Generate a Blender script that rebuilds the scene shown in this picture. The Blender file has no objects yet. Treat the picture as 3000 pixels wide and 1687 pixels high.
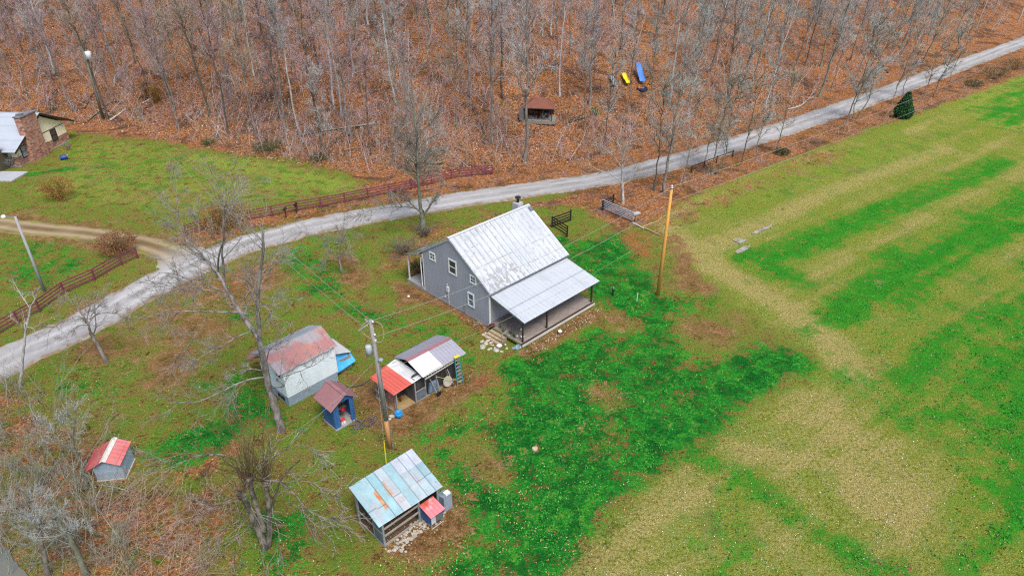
import bpy, math, random
import numpy as np
from mathutils import Vector
random.seed(7); RNG=np.random.default_rng(11)
sc=bpy.context.scene; COL=sc.collection
# ------------------------------------------------------------------ camera model
F=2000.;TH=math.radians(30.4);H=33.
C_,S_=math.cos(TH),math.sin(TH)
def ray(u,v):
    a=(u-1500)/F;b=(v-843.5)/F
    return np.array([a,C_-b*S_,-(S_+b*C_)])
def G0(u,v,z=0.):
    r=ray(u,v);t=(z-H)/r[2];return np.array([r[0]*t,r[1]*t,z])
def aty(u,v,y):
    r=ray(u,v);t=y/r[1];return np.array([r[0]*t,y,H+r[2]*t])
# ------------------------------------------------------------------ terrain
ROADPX=[(-500,1370),(-250,1215),(0,1066),(233,955),(501,809),(699,724),(815,689),(932,660),(1165,617),(1398,578),(1630,545),(1747,527),(1863,503),(2096,440),(2329,366),(2562,285),(2795,198),(3000,122),(3200,40)]
ROAD=np.array([G0(*p)[:2] for p in ROADPX])
FOOTPX=[(-900,330),(-400,330),(0,335),(300,375),(700,455),(1000,505),(1250,512),(1500,500),(1747,470),(1863,447),(2096,392),(2329,315),(2562,234),(2795,148),(3000,75),(3200,-5)]
FOOT=np.array([G0(*p)[:2] for p in FOOTPX])
def hashn(ix,iy,s=0):
    h=(ix.astype(np.int64)*374761393+iy.astype(np.int64)*668265263+s*1442695041)&0xffffffff
    h=((h^(h>>13))*1274126177)&0xffffffff
    return ((h^(h>>16))&0xffff)/65535.
def vnoise(x,y,s=0):
    x=np.asarray(x,float);y=np.asarray(y,float)
    ix=np.floor(x);iy=np.floor(y);fx=x-ix;fy=y-iy
    fx=fx*fx*(3-2*fx);fy=fy*fy*(3-2*fy)
    a=hashn(ix,iy,s);b=hashn(ix+1,iy,s);c=hashn(ix,iy+1,s);d=hashn(ix+1,iy+1,s)
    return (a*(1-fx)+b*fx)*(1-fy)+(c*(1-fx)+d*fx)*fy
def fbm(x,y,s=0,o=4):
    r=0;a=.5
    for i in range(o): r=r+a*vnoise(x*2**i,y*2**i,s+i);a*=.5
    return r/(1-.5**o)
def dseg(X,Y,pts,signed=False):
    best=np.full(np.shape(X),1e9);sg=np.ones(np.shape(X))
    for (x0,y0),(x1,y1) in zip(pts[:-1],pts[1:]):
        dx,dy=x1-x0,y1-y0;L=dx*dx+dy*dy+1e-9
        t=np.clip(((X-x0)*dx+(Y-y0)*dy)/L,0,1)
        d=np.hypot(X-x0-t*dx,Y-y0-t*dy)
        m=d<best-1e-9
        best=np.where(m,d,best)
        if signed: sg=np.where(m,np.where(dx*(Y-y0)-dy*(X-x0)>0,1.,-1.),sg)
    return best*sg if signed else best
def terrain(X,Y):
    X=np.asarray(X,float);Y=np.asarray(Y,float)
    d=dseg(X,Y,FOOT,True)
    h=.37*np.sqrt(np.maximum(d,0)**2+9)-1.11
    h=np.where(d>0,h,0)
    far=np.clip((d-2)/25,0,1)
    h=h+far*(fbm(X/14,Y/14,5,3)-.5)*3.0+np.clip(d/4,0,1)*(fbm(X/3,Y/3,9,2)-.5)*.35
    h=np.where(h>60,60+(h-60)*.3,h)
    return h
def tz(x,y): return float(terrain(np.array([x]),np.array([y]))[0])
_gx=np.arange(-340,440,1.);_gy=np.arange(-80,530,1.);_A,_B=np.meshgrid(_gx,_gy);_TG=terrain(_A.ravel(),_B.ravel()).reshape(_A.shape)
_FG=None
def bil(T,x,y):
    fx=np.clip(np.asarray(x)+340,0,len(_gx)-1.001);fy=np.clip(np.asarray(y)+80,0,len(_gy)-1.001);i=fx.astype(int);j=fy.astype(int);a=fx-i;b=fy-j
    return (T[j,i]*(1-a)+T[j,i+1]*a)*(1-b)+(T[j+1,i]*(1-a)+T[j+1,i+1]*a)*b
_FG=dseg(_A.ravel(),_B.ravel(),FOOT,True).reshape(_A.shape)
def G(u,v):
    r=ray(u,v);p=G0(u,v);o=np.array([0,0,H])
    lo,hi=.2*p[1]/r[1],p[1]/r[1]
    for k in range(4):
        ts=np.linspace(lo,hi,60);P=o+ts[:,None]*r;m=np.where(P[:,2]<=bil(_TG,P[:,0],P[:,1])+1e-4)[0]
        if len(m)==0: return p
        i=m[0]
        if i==0: break
        lo,hi=ts[i-1],ts[i]
    q=o+r*ts[i];q[2]=tz(q[0],q[1]);return q
# ------------------------------------------------------------------ node helpers
def N(nt,t,**k):
    n=nt.nodes.new(t)
    for a,b in k.items():
        if a in('op',): n.operation=b
        else: setattr(n,a,b)
    return n
def new_mat(name):
    m=bpy.data.materials.new(name);m.use_nodes=True;nt=m.node_tree
    return m,nt,nt.nodes['Principled BSDF']
def L(nt,a,b): nt.links.new(a,b)
def mixc(nt,fac,a,b,bt='MIX'):
    n=nt.nodes.new('ShaderNodeMix');n.data_type='RGBA';n.blend_type=bt
    for s,v in((n.inputs[0],fac),(n.inputs[6],a),(n.inputs[7],b)):
        if hasattr(v,'is_linked') or hasattr(v,'links'): L(nt,v,s)
        elif isinstance(v,(int,float)): s.default_value=v
        else: s.default_value=(*v,1) if len(v)==3 else v
    return n.outputs[2]
def math_(nt,op,a,b=None,c=None,clamp=False):
    n=nt.nodes.new('ShaderNodeMath');n.operation=op;n.use_clamp=clamp
    for i,v in enumerate((a,b,c)):
        if v is None: continue
        if isinstance(v,(int,float)): n.inputs[i].default_value=v
        else: L(nt,v,n.inputs[i])
    return n.outputs[0]
def noise(nt,co,scale,detail=3,rough=.55,dist=0):
    n=nt.nodes.new('ShaderNodeTexNoise');n.inputs['Scale'].default_value=scale;n.inputs['Detail'].default_value=detail
    n.inputs['Roughness'].default_value=rough;n.inputs['Distortion'].default_value=dist
    L(nt,co,n.inputs['Vector']);return n
def ramp(nt,f,stops):
    n=nt.nodes.new('ShaderNodeValToRGB');e=n.color_ramp.elements
    while len(e)<len(stops): e.new(.5)
    for i,(p,c) in enumerate(stops): e[i].position=p;e[i].color=(*c,1) if len(c)==3 else c
    L(nt,f,n.inputs[0]);return n.outputs[0]
def sstep(nt,v,a,b):
    n=nt.nodes.new('ShaderNodeMapRange');n.interpolation_type='SMOOTHSTEP';L(nt,v,n.inputs[0])
    n.inputs[1].default_value=a;n.inputs[2].default_value=b;return n.outputs[0]
def mapping(nt,co,sc=(1,1,1),rot=(0,0,0)):
    n=nt.nodes.new('ShaderNodeMapping');n.inputs['Scale'].default_value=sc;n.inputs['Rotation'].default_value=rot
    L(nt,co,n.inputs['Vector']);return n.outputs[0]
MATS={}
def mat(name,col,rough=.7,var=.18,scale=3.,col2=None,stretch=(1,1,1),metal=0.,bump=0.,groove=0,spec=.4,rnd=0.,band=None):
    """plain painted / wooden / metal surface: noise mottling, optional second tint, grooves every `groove` metres"""
    if name in MATS: return MATS[name]
    m,nt,b=new_mat(name);tc=N(nt,'ShaderNodeTexCoord').outputs['Object']
    co=mapping(nt,tc,stretch)
    n1=noise(nt,co,scale,5,.65);n2=noise(nt,co,scale*7,3,.6)
    c2=col2 or tuple(c*(1-var*1.6) for c in col)
    f=math_(nt,'ADD',math_(nt,'MULTIPLY',n1.outputs[0],.65),math_(nt,'MULTIPLY',n2.outputs[0],.35))
    c=mixc(nt,sstep(nt,f,.35,.66),col,c2)
    if groove:
        s=N(nt,'ShaderNodeSeparateXYZ');L(nt,tc,s.inputs[0])
        if band=='z': a=s.outputs[2]
        else: a=math_(nt,'ADD',s.outputs[0],s.outputs[1])
        fr=math_(nt,'FRACT',math_(nt,'MULTIPLY',a,1./groove))
        g=math_(nt,'LESS_THAN',fr,.10)
        # board to board tint
        fl=math_(nt,'FLOOR',math_(nt,'MULTIPLY',a,1./groove))
        w=nt.nodes.new('ShaderNodeTexWhiteNoise');w.noise_dimensions='1D';L(nt,fl,w.inputs['W'])
        c=mixc(nt,math_(nt,'MULTIPLY',w.outputs[0],var*1.6),c,tuple(x*.45 for x in col))
        c=mixc(nt,math_(nt,'MULTIPLY',g,.55),c,tuple(x*.3 for x in col))
    if rnd:
        oi=N(nt,'ShaderNodeObjectInfo');c=mixc(nt,math_(nt,'MULTIPLY',oi.outputs['Random'],rnd),c,tuple(x*.35 for x in col))
    L(nt,c,b.inputs['Base Color']);b.inputs['Roughness'].default_value=rough;b.inputs['Metallic'].default_value=metal
    b.inputs['Specular IOR Level'].default_value=spec
    if bump:
        bp=N(nt,'ShaderNodeBump');bp.inputs['Strength'].default_value=bump;bp.inputs['Distance'].default_value=.03
        L(nt,n2.outputs[0],bp.inputs['Height']);L(nt,bp.outputs[0],b.inputs['Normal'])
    MATS[name]=m;return m
def mat_col(name,rough=.6,var=.25,scale=6.,spec=.4,stretch=(1,1,1),metal=0.):
    """surface whose own pigment is stored per vertex (attribute Col), broken up by fine noise"""
    if name in MATS: return MATS[name]
    m,nt,b=new_mat(name);at=N(nt,'ShaderNodeAttribute',attribute_name='Col')
    tc=N(nt,'ShaderNodeTexCoord').outputs['Object']
    n=noise(nt,mapping(nt,tc,stretch),scale,5,.7)
    k=math_(nt,'ADD',math_(nt,'MULTIPLY',n.outputs[0],var*2.2),1-var*1.1)
    mm=nt.nodes.new('ShaderNodeVectorMath');mm.operation='SCALE';L(nt,at.outputs['Color'],mm.inputs[0]);L(nt,k,mm.inputs['Scale'])
    L(nt,mm.outputs[0],b.inputs['Base Color']);b.inputs['Roughness'].default_value=rough
    b.inputs['Specular IOR Level'].default_value=spec;b.inputs['Metallic'].default_value=metal
    MATS[name]=m;return m
# ------------------------------------------------------------------ objects
def tag(o,label=None,cat=None,group=None,kind=None):
    if label:o['label']=label
    if cat:o['category']=cat
    if group:o['group']=group
    if kind:o['kind']=kind
    return o
def empty(name,loc,yaw=0,label=None,cat=None,group=None):
    o=bpy.data.objects.new(name,None);COL.objects.link(o);o.location=[float(x) for x in loc];o.rotation_euler=(0,0,math.radians(yaw))
    o.empty_display_size=.3
    return tag(o,label,cat,group)
def mesh_np(name,V,Fq,mats=(),parent=None,colors=None,midx=None,smooth=False,tri=False):
    """V (n,3), Fq (m,k) index array"""
    V=np.asarray(V,np.float32);Fq=np.asarray(Fq,np.int32);k=Fq.shape[1]
    me=bpy.data.meshes.new(name);me.vertices.add(len(V));me.vertices.foreach_set('co',V.ravel())
    me.loops.add(Fq.size);me.loops.foreach_set('vertex_index',Fq.ravel())
    me.polygons.add(len(Fq));me.polygons.foreach_set('loop_start',np.arange(0,Fq.size,k,dtype=np.int32))
    me.polygons.foreach_set('loop_total',np.full(len(Fq),k,np.int32))
    if midx is not None: me.polygons.foreach_set('material_index',np.asarray(midx,np.int32))
    if smooth: me.polygons.foreach_set('use_smooth',np.ones(len(Fq),bool))
    me.update(calc_edges=True);me.validate()
    if colors is not None:
        for nm,c in colors.items():
            a=me.color_attributes.new(nm,'FLOAT_COLOR','POINT')
            c=np.asarray(c,np.float32)
            if c.shape[1]==3:c=np.c_[c,np.ones(len(c))].astype(np.float32)
            a.data.foreach_set('color',c.ravel())
    for m in (mats if isinstance(mats,(list,tuple)) else [mats]): me.materials.append(m)
    o=bpy.data.objects.new(name,me);COL.objects.link(o)
    if parent is not None:o.parent=parent
    return o
class MB:
    def __init__(s): s.v=[];s.f=[];s.m=[]
    def add(s,vs,fs,mi=0):
        b=len(s.v);s.v+= [tuple(map(float,v)) for v in vs];s.f+=[tuple(b+i for i in f) for f in fs];s.m+=[mi]*len(fs);return s
    def box(s,a,b,mi=0):
        x0,y0,z0=a;x1,y1,z1=b
        vs=[(x0,y0,z0),(x1,y0,z0),(x1,y1,z0),(x0,y1,z0),(x0,y0,z1),(x1,y0,z1),(x1,y1,z1),(x0,y1,z1)]
        return s.add(vs,[(0,3,2,1),(4,5,6,7),(0,1,5,4),(1,2,6,5),(2,3,7,6),(3,0,4,7)],mi)
    def bar(s,p,q,w,h,mi=0,up=(0,0,1)):
        p=Vector(p);q=Vector(q);d=(q-p);
        d.normalize();u=Vector(up)
        if abs(d.dot(u))>.98:u=Vector((1,0,0))
        x=d.cross(u).normalized();y=x.cross(d).normalized()
        vs=[]
        for c in(p,q):
            for i,j in((-1,-1),(1,-1),(1,1),(-1,1)): vs.append(c+x*(w/2*i)+y*(h/2*j))
        return s.add(vs,[(0,1,2,3),(7,6,5,4),(0,4,5,1),(1,5,6,2),(2,6,7,3),(3,7,4,0)],mi)
    def tube(s,pts,rs,n=8,mi=0,cap=True):
        P=[Vector(p) for p in pts]
        if isinstance(rs,(int,float)):rs=[rs]*len(P)
        b=len(s.v);vs=[]
        for i,p in enumerate(P):
            d=(P[min(i+1,len(P)-1)]-P[max(i-1,0)]).normalized()
            u=Vector((0,0,1)) if abs(d.z)<.9 else Vector((1,0,0))
            x=d.cross(u).normalized();y=x.cross(d)
            for k in range(n):
                a=2*math.pi*k/n;vs.append(p+(x*math.cos(a)+y*math.sin(a))*rs[i])
        fs=[]
        for i in range(len(P)-1):
            for k in range(n): fs.append((i*n+k,i*n+(k+1)%n,(i+1)*n+(k+1)%n,(i+1)*n+k))
        if cap: fs.append(tuple(range(n-1,-1,-1)));fs.append(tuple((len(P)-1)*n+k for k in range(n)))
        return s.add(vs,fs,mi)
    def prism(s,poly,a,b,axis='x',mi=0):
        """poly: list of 2-D points in the plane normal to axis; extruded a..b"""
        n=len(poly)
        def P(t,q): return {'x':(t,q[0],q[1]),'y':(q[0],t,q[1]),'z':(q[0],q[1],t)}[axis]
        vs=[P(a,q) for q in poly]+[P(b,q) for q in poly]
        fs=[tuple(range(n-1,-1,-1)),tuple(range(n,2*n))]+[(i,(i+1)%n,n+(i+1)%n,n+i) for i in range(n)]
        return s.add(vs,fs,mi)
    def lathe(s,prof,n=12,c=(0,0,0),mi=0):
        vs=[(c[0]+r*math.cos(2*math.pi*k/n),c[1]+r*math.sin(2*math.pi*k/n),c[2]+z) for r,z in prof for k in range(n)]
        fs=[(i*n+k,i*n+(k+1)%n,(i+1)*n+(k+1)%n,(i+1)*n+k) for i in range(len(prof)-1) for k in range(n)]
        return s.add(vs,fs,mi)
    def blob(s,c,r,seed=0,n=8,amp=.2,mi=0):
        rr=random.Random(seed);vs=[];fs=[];m=max(4,n//2+1)
        for i in range(m+1):
            ph=math.pi*i/m
            for k in range(n):
                a=2*math.pi*k/n;q=1+rr.uniform(-amp,amp)*(0<i<m)
                vs.append((c[0]+r[0]*q*math.sin(ph)*math.cos(a),c[1]+r[1]*q*math.sin(ph)*math.sin(a),c[2]+r[2]*math.cos(ph)*(q if 0<i<m else 1)))
        for i in range(m):
            for k in range(n): fs.append((i*n+k,(i+1)*n+k,(i+1)*n+(k+1)%n,i*n+(k+1)%n))
        return s.add(vs,fs,mi)
    def build(s,name,mats,parent=None,smooth=False,bevel=0):
        me=bpy.data.meshes.new(name);me.from_pydata(s.v,[],s.f)
        for m in (mats if isinstance(mats,(list,tuple)) else [mats]): me.materials.append(m)
        me.polygons.foreach_set('material_index',s.m)
        if smooth: me.polygons.foreach_set('use_smooth',[True]*len(s.f))
        me.update()
        o=bpy.data.objects.new(name,me);COL.objects.link(o)
        if parent is not None:o.parent=parent
        if bevel:
            b=o.modifiers.new('b','BEVEL');b.width=bevel;b.segments=1;b.limit_method='ANGLE'
        return o
def sheet(name,P00,P10,P11,P01,paint,m,parent,thick=.03,rib=0,ribh=.03,ribw=.03,step=.12,edge=(.5,.5,.5),wave=0,sag=0,seed=0,ragged=0):
    """metal roof sheet: P00->P10 runs along the eave (s, metres), P00->P01 up the slope (t). Ribs run up the slope.
    paint(s,t) -> (n,3) pigment of the sheet itself"""
    P00,P10,P11,P01=[np.array(p,float) for p in(P00,P10,P11,P01)]
    LS=np.linalg.norm(P10-P00);LT=np.linalg.norm(P01-P00)
    xs=[(x,0.) for x in np.linspace(0,LS,max(2,int(LS/step)+1))]
    if rib:
        k=int(LS/rib)
        rs=[(i+.5)*LS/k for i in range(k)]+[ribw,LS-ribw]
        xs=[x for x in xs if min(abs(x[0]-r) for r in rs)>ribw*1.05]
        for r in rs: xs+=[(max(0,r-ribw),0),(r-ribw*.4,ribh),(r+ribw*.4,ribh),(min(LS,r+ribw),0)]
    xs=sorted(set(xs));X=np.array([a for a,b in xs]);Z=np.array([b for a,b in xs])
    ny=max(2,int(LT/step)+1);T=np.linspace(0,LT,ny)
    SS,TT=np.meshgrid(X,T);ZZ=np.tile(Z,(ny,1))
    nrm=np.cross(P10-P00,P01-P00);nrm/=np.linalg.norm(nrm)
    if wave: ZZ=ZZ+wave*np.sin(SS/ .09*math.pi*2/2)
    a=SS/LS;b=TT/LT
    ZZ=ZZ+(fbm(SS*1.3+seed,TT*1.1,seed,2)-.5)*.02-sag*np.sin(math.pi*a)*np.sin(math.pi*b)
    tb=b
    if ragged: tb=np.where(b<1e-6,b-(vnoise(SS*2.2,SS*0,seed+3)-.5)*ragged/LT,b)
    P=((1-a)*(1-tb))[...,None]*P00+(a*(1-tb))[...,None]*P10+(a*tb)[...,None]*P11+((1-a)*tb)[...,None]*P01+ZZ[...,None]*nrm
    n=len(X);top=P.reshape(-1,3);bot=(P-(np.maximum(ZZ,0)+thick)[...,None]*nrm).reshape(-1,3)
    V=np.r_[top,bot];o=len(top);F_=[]
    ii,jj=np.meshgrid(np.arange(n-1),np.arange(ny-1));q=(jj*n+ii).ravel()
    F1=np.c_[q,q+1,q+n+1,q+n];F2=np.c_[q+o,q+n+o,q+n+1+o,q+1+o]
    e1=np.arange(n-1);F3=np.c_[e1,e1+o,e1+1+o,e1+1];e2=e1+(ny-1)*n;F4=np.c_[e2,e2+1,e2+1+o,e2+o]
    g1=np.arange(ny-1)*n;F5=np.c_[g1,g1+n,g1+n+o,g1+o];g2=g1+n-1;F6=np.c_[g2,g2+o,g2+n+o,g2+n]
    FF=np.r_[F1,F2,F3,F4,F5,F6]
    c=paint(SS.ravel(),TT.ravel());c2=np.tile(np.array(edge)*np.mean(c,0),(o,1))
    ob=mesh_np(name,V,FF,m,parent,{'Col':np.clip(np.r_[c,c2],.004,.95)})
    return ob
def lerp(a,b,t): return np.asarray(a)*(1-t)[:,None]+np.asarray(b)*t[:,None]
def ss(x,a,b):
    t=np.clip((x-a)/(b-a),0,1);return t*t*(3-2*t)
# ------------------------------------------------------------------ twig builder
def spawn(P,R,n,t0,t1,L0,L1,ang,up=0.,k=4,rr=.5,wob=.15,upc=0.,rmin=.006,rg=None,tip=.35,absL=False,fall=.5):
    rg=rg or RNG
    N_,K=P.shape[:2];idx=np.repeat(np.arange(N_),n);M=len(idx)
    t=rg.uniform(t0,t1,M);f=t*(K-1);i=np.minimum(f.astype(int),K-2);fr=(f-i)[:,None]
    p=P[idx,i]*(1-fr)+P[idx,i+1]*fr
    tan=P[idx,i+1]-P[idx,i];tan/=np.linalg.norm(tan,axis=1)[:,None]+1e-9
    r=(R[idx,i]*(1-fr[:,0])+R[idx,i+1]*fr[:,0])*rr
    plen=np.linalg.norm(np.diff(P,axis=1),axis=2).sum(1)[idx]
    Ls=rg.uniform(L0,L1,M)*(1 if absL else plen)*(1-fall*t)
    az=rg.normal(size=(M,3));az-=(az*tan).sum(1)[:,None]*tan;az/=np.linalg.norm(az,axis=1)[:,None]+1e-9
    an=ang*rg.uniform(.7,1.3,M)[:,None]
    d=tan*np.cos(an)+az*np.sin(an);d[:,2]+=up;d/=np.linalg.norm(d,axis=1)[:,None]
    Q=np.zeros((M,k,3));Q[:,0]=p
    for j in range(1,k):
        Q[:,j]=Q[:,j-1]+d*(Ls/(k-1))[:,None]
        d=d+rg.normal(size=(M,3))*wob;d[:,2]+=upc;d/=np.linalg.norm(d,axis=1)[:,None]
    r=np.maximum(r,rmin)
    RR=r[:,None]*np.linspace(1,tip,k)[None]
    return Q,np.maximum(RR,rmin*.6)
def tubes(sets,cap=False):
    """sets of (P (N,k,3), R (N,k), nsides) -> V,F quads"""
    Vs=[];Fs=[];b=0
    for P,R,n in sets:
        if len(P)==0: continue
        N_,K=P.shape[:2]
        D=np.empty_like(P);D[:,1:-1]=P[:,2:]-P[:,:-2];D[:,0]=P[:,1]-P[:,0];D[:,-1]=P[:,-1]-P[:,-2]
        D/=np.linalg.norm(D,axis=2)[...,None]+1e-9
        u=np.where(np.abs(D[...,2:3])<.9,np.array([0,0,1.]),np.array([1.,0,0]))
        if True:
            u0=u[:,:1]*np.ones_like(D);u=u0
        X=np.cross(D,u);X/=np.linalg.norm(X,axis=2)[...,None]+1e-9;Y=np.cross(X,D)
        a=np.arange(n)*2*math.pi/n
        V=P[:,:,None]+R[:,:,None,None]*(X[:,:,None]*np.cos(a)[None,None,:,None]+Y[:,:,None]*np.sin(a)[None,None,:,None])
        base=b+np.arange(N_)[:,None,None]*K*n+np.arange(K-1)[None,:,None]*n
        k0=np.arange(n);k1=(k0+1)%n
        Fq=np.stack([base+k0,base+k1,base+n+k1,base+n+k0],-1).reshape(-1,4)
        Vs.append(V.reshape(-1,3));Fs.append(Fq);b+=N_*K*n
    return np.concatenate(Vs),np.concatenate(Fs)
def polyfit(pts,k):
    pts=np.array(pts,float);
    # Catmull-Rom resample
    d=np.r_[0,np.cumsum(np.linalg.norm(np.diff(pts,axis=0),axis=1))];t=np.linspace(0,d[-1],k)
    ext=np.r_[[2*pts[0]-pts[1]],pts,[2*pts[-1]-pts[-2]]]
    out=[]
    for x in t:
        i=min(np.searchsorted(d,x,'right')-1,len(pts)-2);s=(x-d[i])/(d[i+1]-d[i]+1e-9)
        p0,p1,p2,p3=ext[i],ext[i+1],ext[i+2],ext[i+3]
        out.append(.5*((2*p1)+(-p0+p2)*s+(2*p0-5*p1+4*p2-p3)*s*s+(-p0+3*p1-3*p2+p3)*s**3))
    return np.array(out)
# ------------------------------------------------------------------ GROUND
K=1.16460
def W(pts,hill=False): return np.array([ (G(x*K,y*K) if hill else G0(x*K,y*K))[:2] for x,y in pts])
def sdpoly(X,Y,P):
    n=len(P);d=np.full(X.shape,1e9);ins=np.zeros(X.shape,bool)
    for i in range(n):
        x0,y0=P[i];x1,y1=P[(i+1)%n];dx,dy=x1-x0,y1-y0;L_=dx*dx+dy*dy+1e-9
        t=np.clip(((X-x0)*dx+(Y-y0)*dy)/L_,0,1);d=np.minimum(d,np.hypot(X-x0-t*dx,Y-y0-t*dy))
        c=((y0>Y)!=(y1>Y))&(X<(x1-x0)*(Y-y0)/((y1-y0) if abs(y1-y0)>1e-9 else 1e-9)+x0);ins^=c
    return np.where(ins,d,-d)
def cum(a,b,n,g):  # geometric spacing outward from b
    out=[a];s=n
    while out[-1]<b: s*=g;out.append(out[-1]+s)
    return out
xs=np.array(sorted([-x for x in cum(60,330,.42,1.035)]+list(np.arange(-59.6,60,.42))+cum(60,420,.42,1.02)))
ys=np.array(list(np.arange(12,100,.4))+cum(100,520,.4,1.014))
ys=np.r_[[-60,-20,0],ys]
GX,GY=np.meshgrid(xs,ys);gx=GX.ravel();gy=GY.ravel();gz=terrain(gx,gy)
ML={k:np.zeros(gx.shape) for k in 'gldtyos'}
def poly(layer,pts,val=1.,f=1.2,hill=False,mode='max'):
    P=W(pts,hill);m=ML[layer];lo=P.min(0)-f*2;hi=P.max(0)+f*2
    k=(gx>lo[0])&(gx<hi[0])&(gy>lo[1])&(gy<hi[1])
    s=ss(sdpoly(gx[k],gy[k],P),-f,f)
    if mode=='max': m[k]=np.maximum(m[k],s*val)
    elif mode=='mix': m[k]=m[k]*(1-s)+s*val
    else: m[k]=m[k]*(1-s*val)
def stroke(layer,pts,w,val=1.,f=1.,hill=False,mode='max'):
    P=W(pts,hill);m=ML[layer];r=w/2+f*2;lo=P.min(0)-r;hi=P.max(0)+r
    k=(gx>lo[0])&(gx<hi[0])&(gy>lo[1])&(gy<hi[1])
    s=1-ss(dseg(gx[k],gy[k],P),w/2-f,w/2+f)
    if mode=='max': m[k]=np.maximum(m[k],s*val)
    elif mode=='mix': m[k]=m[k]*(1-s)+s*val
    else: m[k]=m[k]*(1-s*val)
def c6(p): return [((2000+x/1.333)/K,(600+y/1.333)/K) for x,y in p]   # coordinates read off the lower right crop
df=dseg(gx,gy,FOOT,True);dr=dseg(gx,gy,ROAD)
side=dseg(gx,gy,ROAD,True)
# base: woodland litter above the foot of the hill
ML['l']=np.where(side>0,ss(df,-4.5,-1.5),0.)
# field to the right is tan / olive, yard is olive
field=W([(1480,1500),(1620,1250),(1850,1060),(2030,960),(2050,880),(1900,800),(1780,720),(1700,650),(1680,560),(1760,470),(2000,395),(2300,290),(2700,100),(3400,100),(3400,1500)])
fs=ss(sdpoly(gx,gy,field),-1.5,1.5)
ML['t']=.36*fs;ML['s']=fs.copy()
# upper left lawn
poly('l',[(150,335),(400,352),(560,385),(740,402),(880,432),(905,480),(820,500),(640,530),(440,560),(300,620),(-300,620),(-300,430),(60,440)],1,1.2,False,'cut')
poly('y',[(120,440),(180,345),(400,362),(700,408),(870,440),(880,478),(650,520),(450,545),(200,520),(60,500)],.58,3.5)
poly('g',[(200,420),(380,380),(560,410),(430,500),(240,470)],.3,3)
stroke('y',[(500,400),(700,430),(860,470)],5,.85,2)
stroke('d',[(200,480),(450,500)],4,.35,3)
stroke('t',[(120,470),(330,450),(500,480)],5,.5,3)
stroke('g',[(60,440),(180,425)],2,.7,1)
# strip between hill foot and road
stroke('l',[(480,600),(640,560),(900,510),(1100,478),(1280,450),(1500,425)],4.5,.75,1.8)
stroke('l',[(60,900),(200,790),(300,720)],3,.6,1.4)
poly('l',[(900,470),(1000,500),(1250,475),(1500,440),(1700,400),(2000,310),(2200,235),(2576,90),(2576,40),(1700,340),(1000,420)],1,1.5)
# right roadside strip
poly('l',[(1420,500),(1560,480),(1720,455),(1900,405),(2150,315),(2400,205),(2600,115),(2750,60),(2750,110),(2576,190),(2400,255),(2250,305),(2080,355),(1880,440),(1720,505),(1640,560),(1560,580),(1480,530)],.95,1.6)
poly('l',[(1300,520),(1480,478),(1700,440),(1900,380),(2150,290),(2400,180),(2600,95),(2700,60),(2700,100),(2576,160),(2400,240),(2150,340),(1900,430),(1720,490),(1500,520)],.9,1.4)
poly('l',[(1700,520),(1850,465),(2050,385),(2150,370),(1950,440),(1760,540),(1700,580)],.55,1.6)
poly('l',[(2380,210),(2576,130),(2700,100),(2700,150),(2576,190),(2400,250)],.7,1.5)
# yards: greens
poly('g',[(1430,610),(1560,585),(1640,690),(1650,760),(1790,745),(1810,770),(1690,800),(1750,900),(1900,865),(2040,890),(2045,930),(1950,975),(1840,1030),(1720,1120),(1590,1210),(1480,1310),(1400,1449),(1270,1520),(1080,1500),(1170,1330),(1200,1250),(1090,1110),(1040,1100),(1120,1060),(1270,1000),(1250,920),(1350,905),(1500,790),(1480,700)],.80,2.2)
stroke('g',[(1960,905),(1800,1000),(1640,1120),(1500,1230),(1330,1360),(1180,1470)],4.0,.98,1.6)
stroke('g',[(1560,640),(1600,720),(1560,790),(1700,760)],3,.9,1.5)
stroke('g',[(1300,930),(1480,880),(1620,960),(1420,1080),(1300,1190)],3.5,.92,1.6)
stroke('g',[(1200,1240),(1340,1290),(1200,1400)],3,.85,1.6)
poly('g',[(690,620),(860,590),(930,640),(880,760),(990,800),(1100,810),(1180,860),(1000,850),(800,760),(700,700)],.62,2)
poly('g',[(400,1090),(520,1060),(640,1060),(560,1170),(430,1200),(360,1150)],.78,1.5)
poly('g',[(500,960),(640,920),(700,1010),(760,1080),(600,1090)],.6,1.5)
poly('g',[(620,1250),(800,1300),(760,1449),(640,1449)],.65,1.5)
stroke('g',[(560,750),(600,790)],3,.8,1.2)
poly('g',[(100,960),(330,880),(420,860),(300,1000),(140,1010)],.55,1.5)
poly('g',[(1000,880),(1180,870),(1230,920),(1190,960),(1160,900)],.6,1.2)
poly('g',[(0,600),(230,590),(240,660),(140,720),(0,760)],.5,2)
stroke('g',[(1120,1140),(1150,1200)],2.0,.85,1)
poly('g',[(1960,872),(2045,890),(2045,930),(1940,985),(1840,1045),(1720,1130),(1610,1215),(1500,1310),(1440,1400),(1400,1480),(1120,1490),(1190,1390),(1300,1265),(1450,1150),(1600,1050),(1790,960)],.97,1.5)
poly('g',[(1270,920),(1420,880),(1560,900),(1720,880),(1800,930),(1600,1020),(1480,1060),(1400,1110),(1280,1180),(1180,1230),(1110,1110),(1280,1010)],.86,1.8)
stroke('g',[(1480,1090),(1330,1180),(1230,1260)],4,.9,1.8)
stroke('g',[(1420,620),(1500,700),(1600,760),(1620,860)],6,.85,2)
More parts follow.
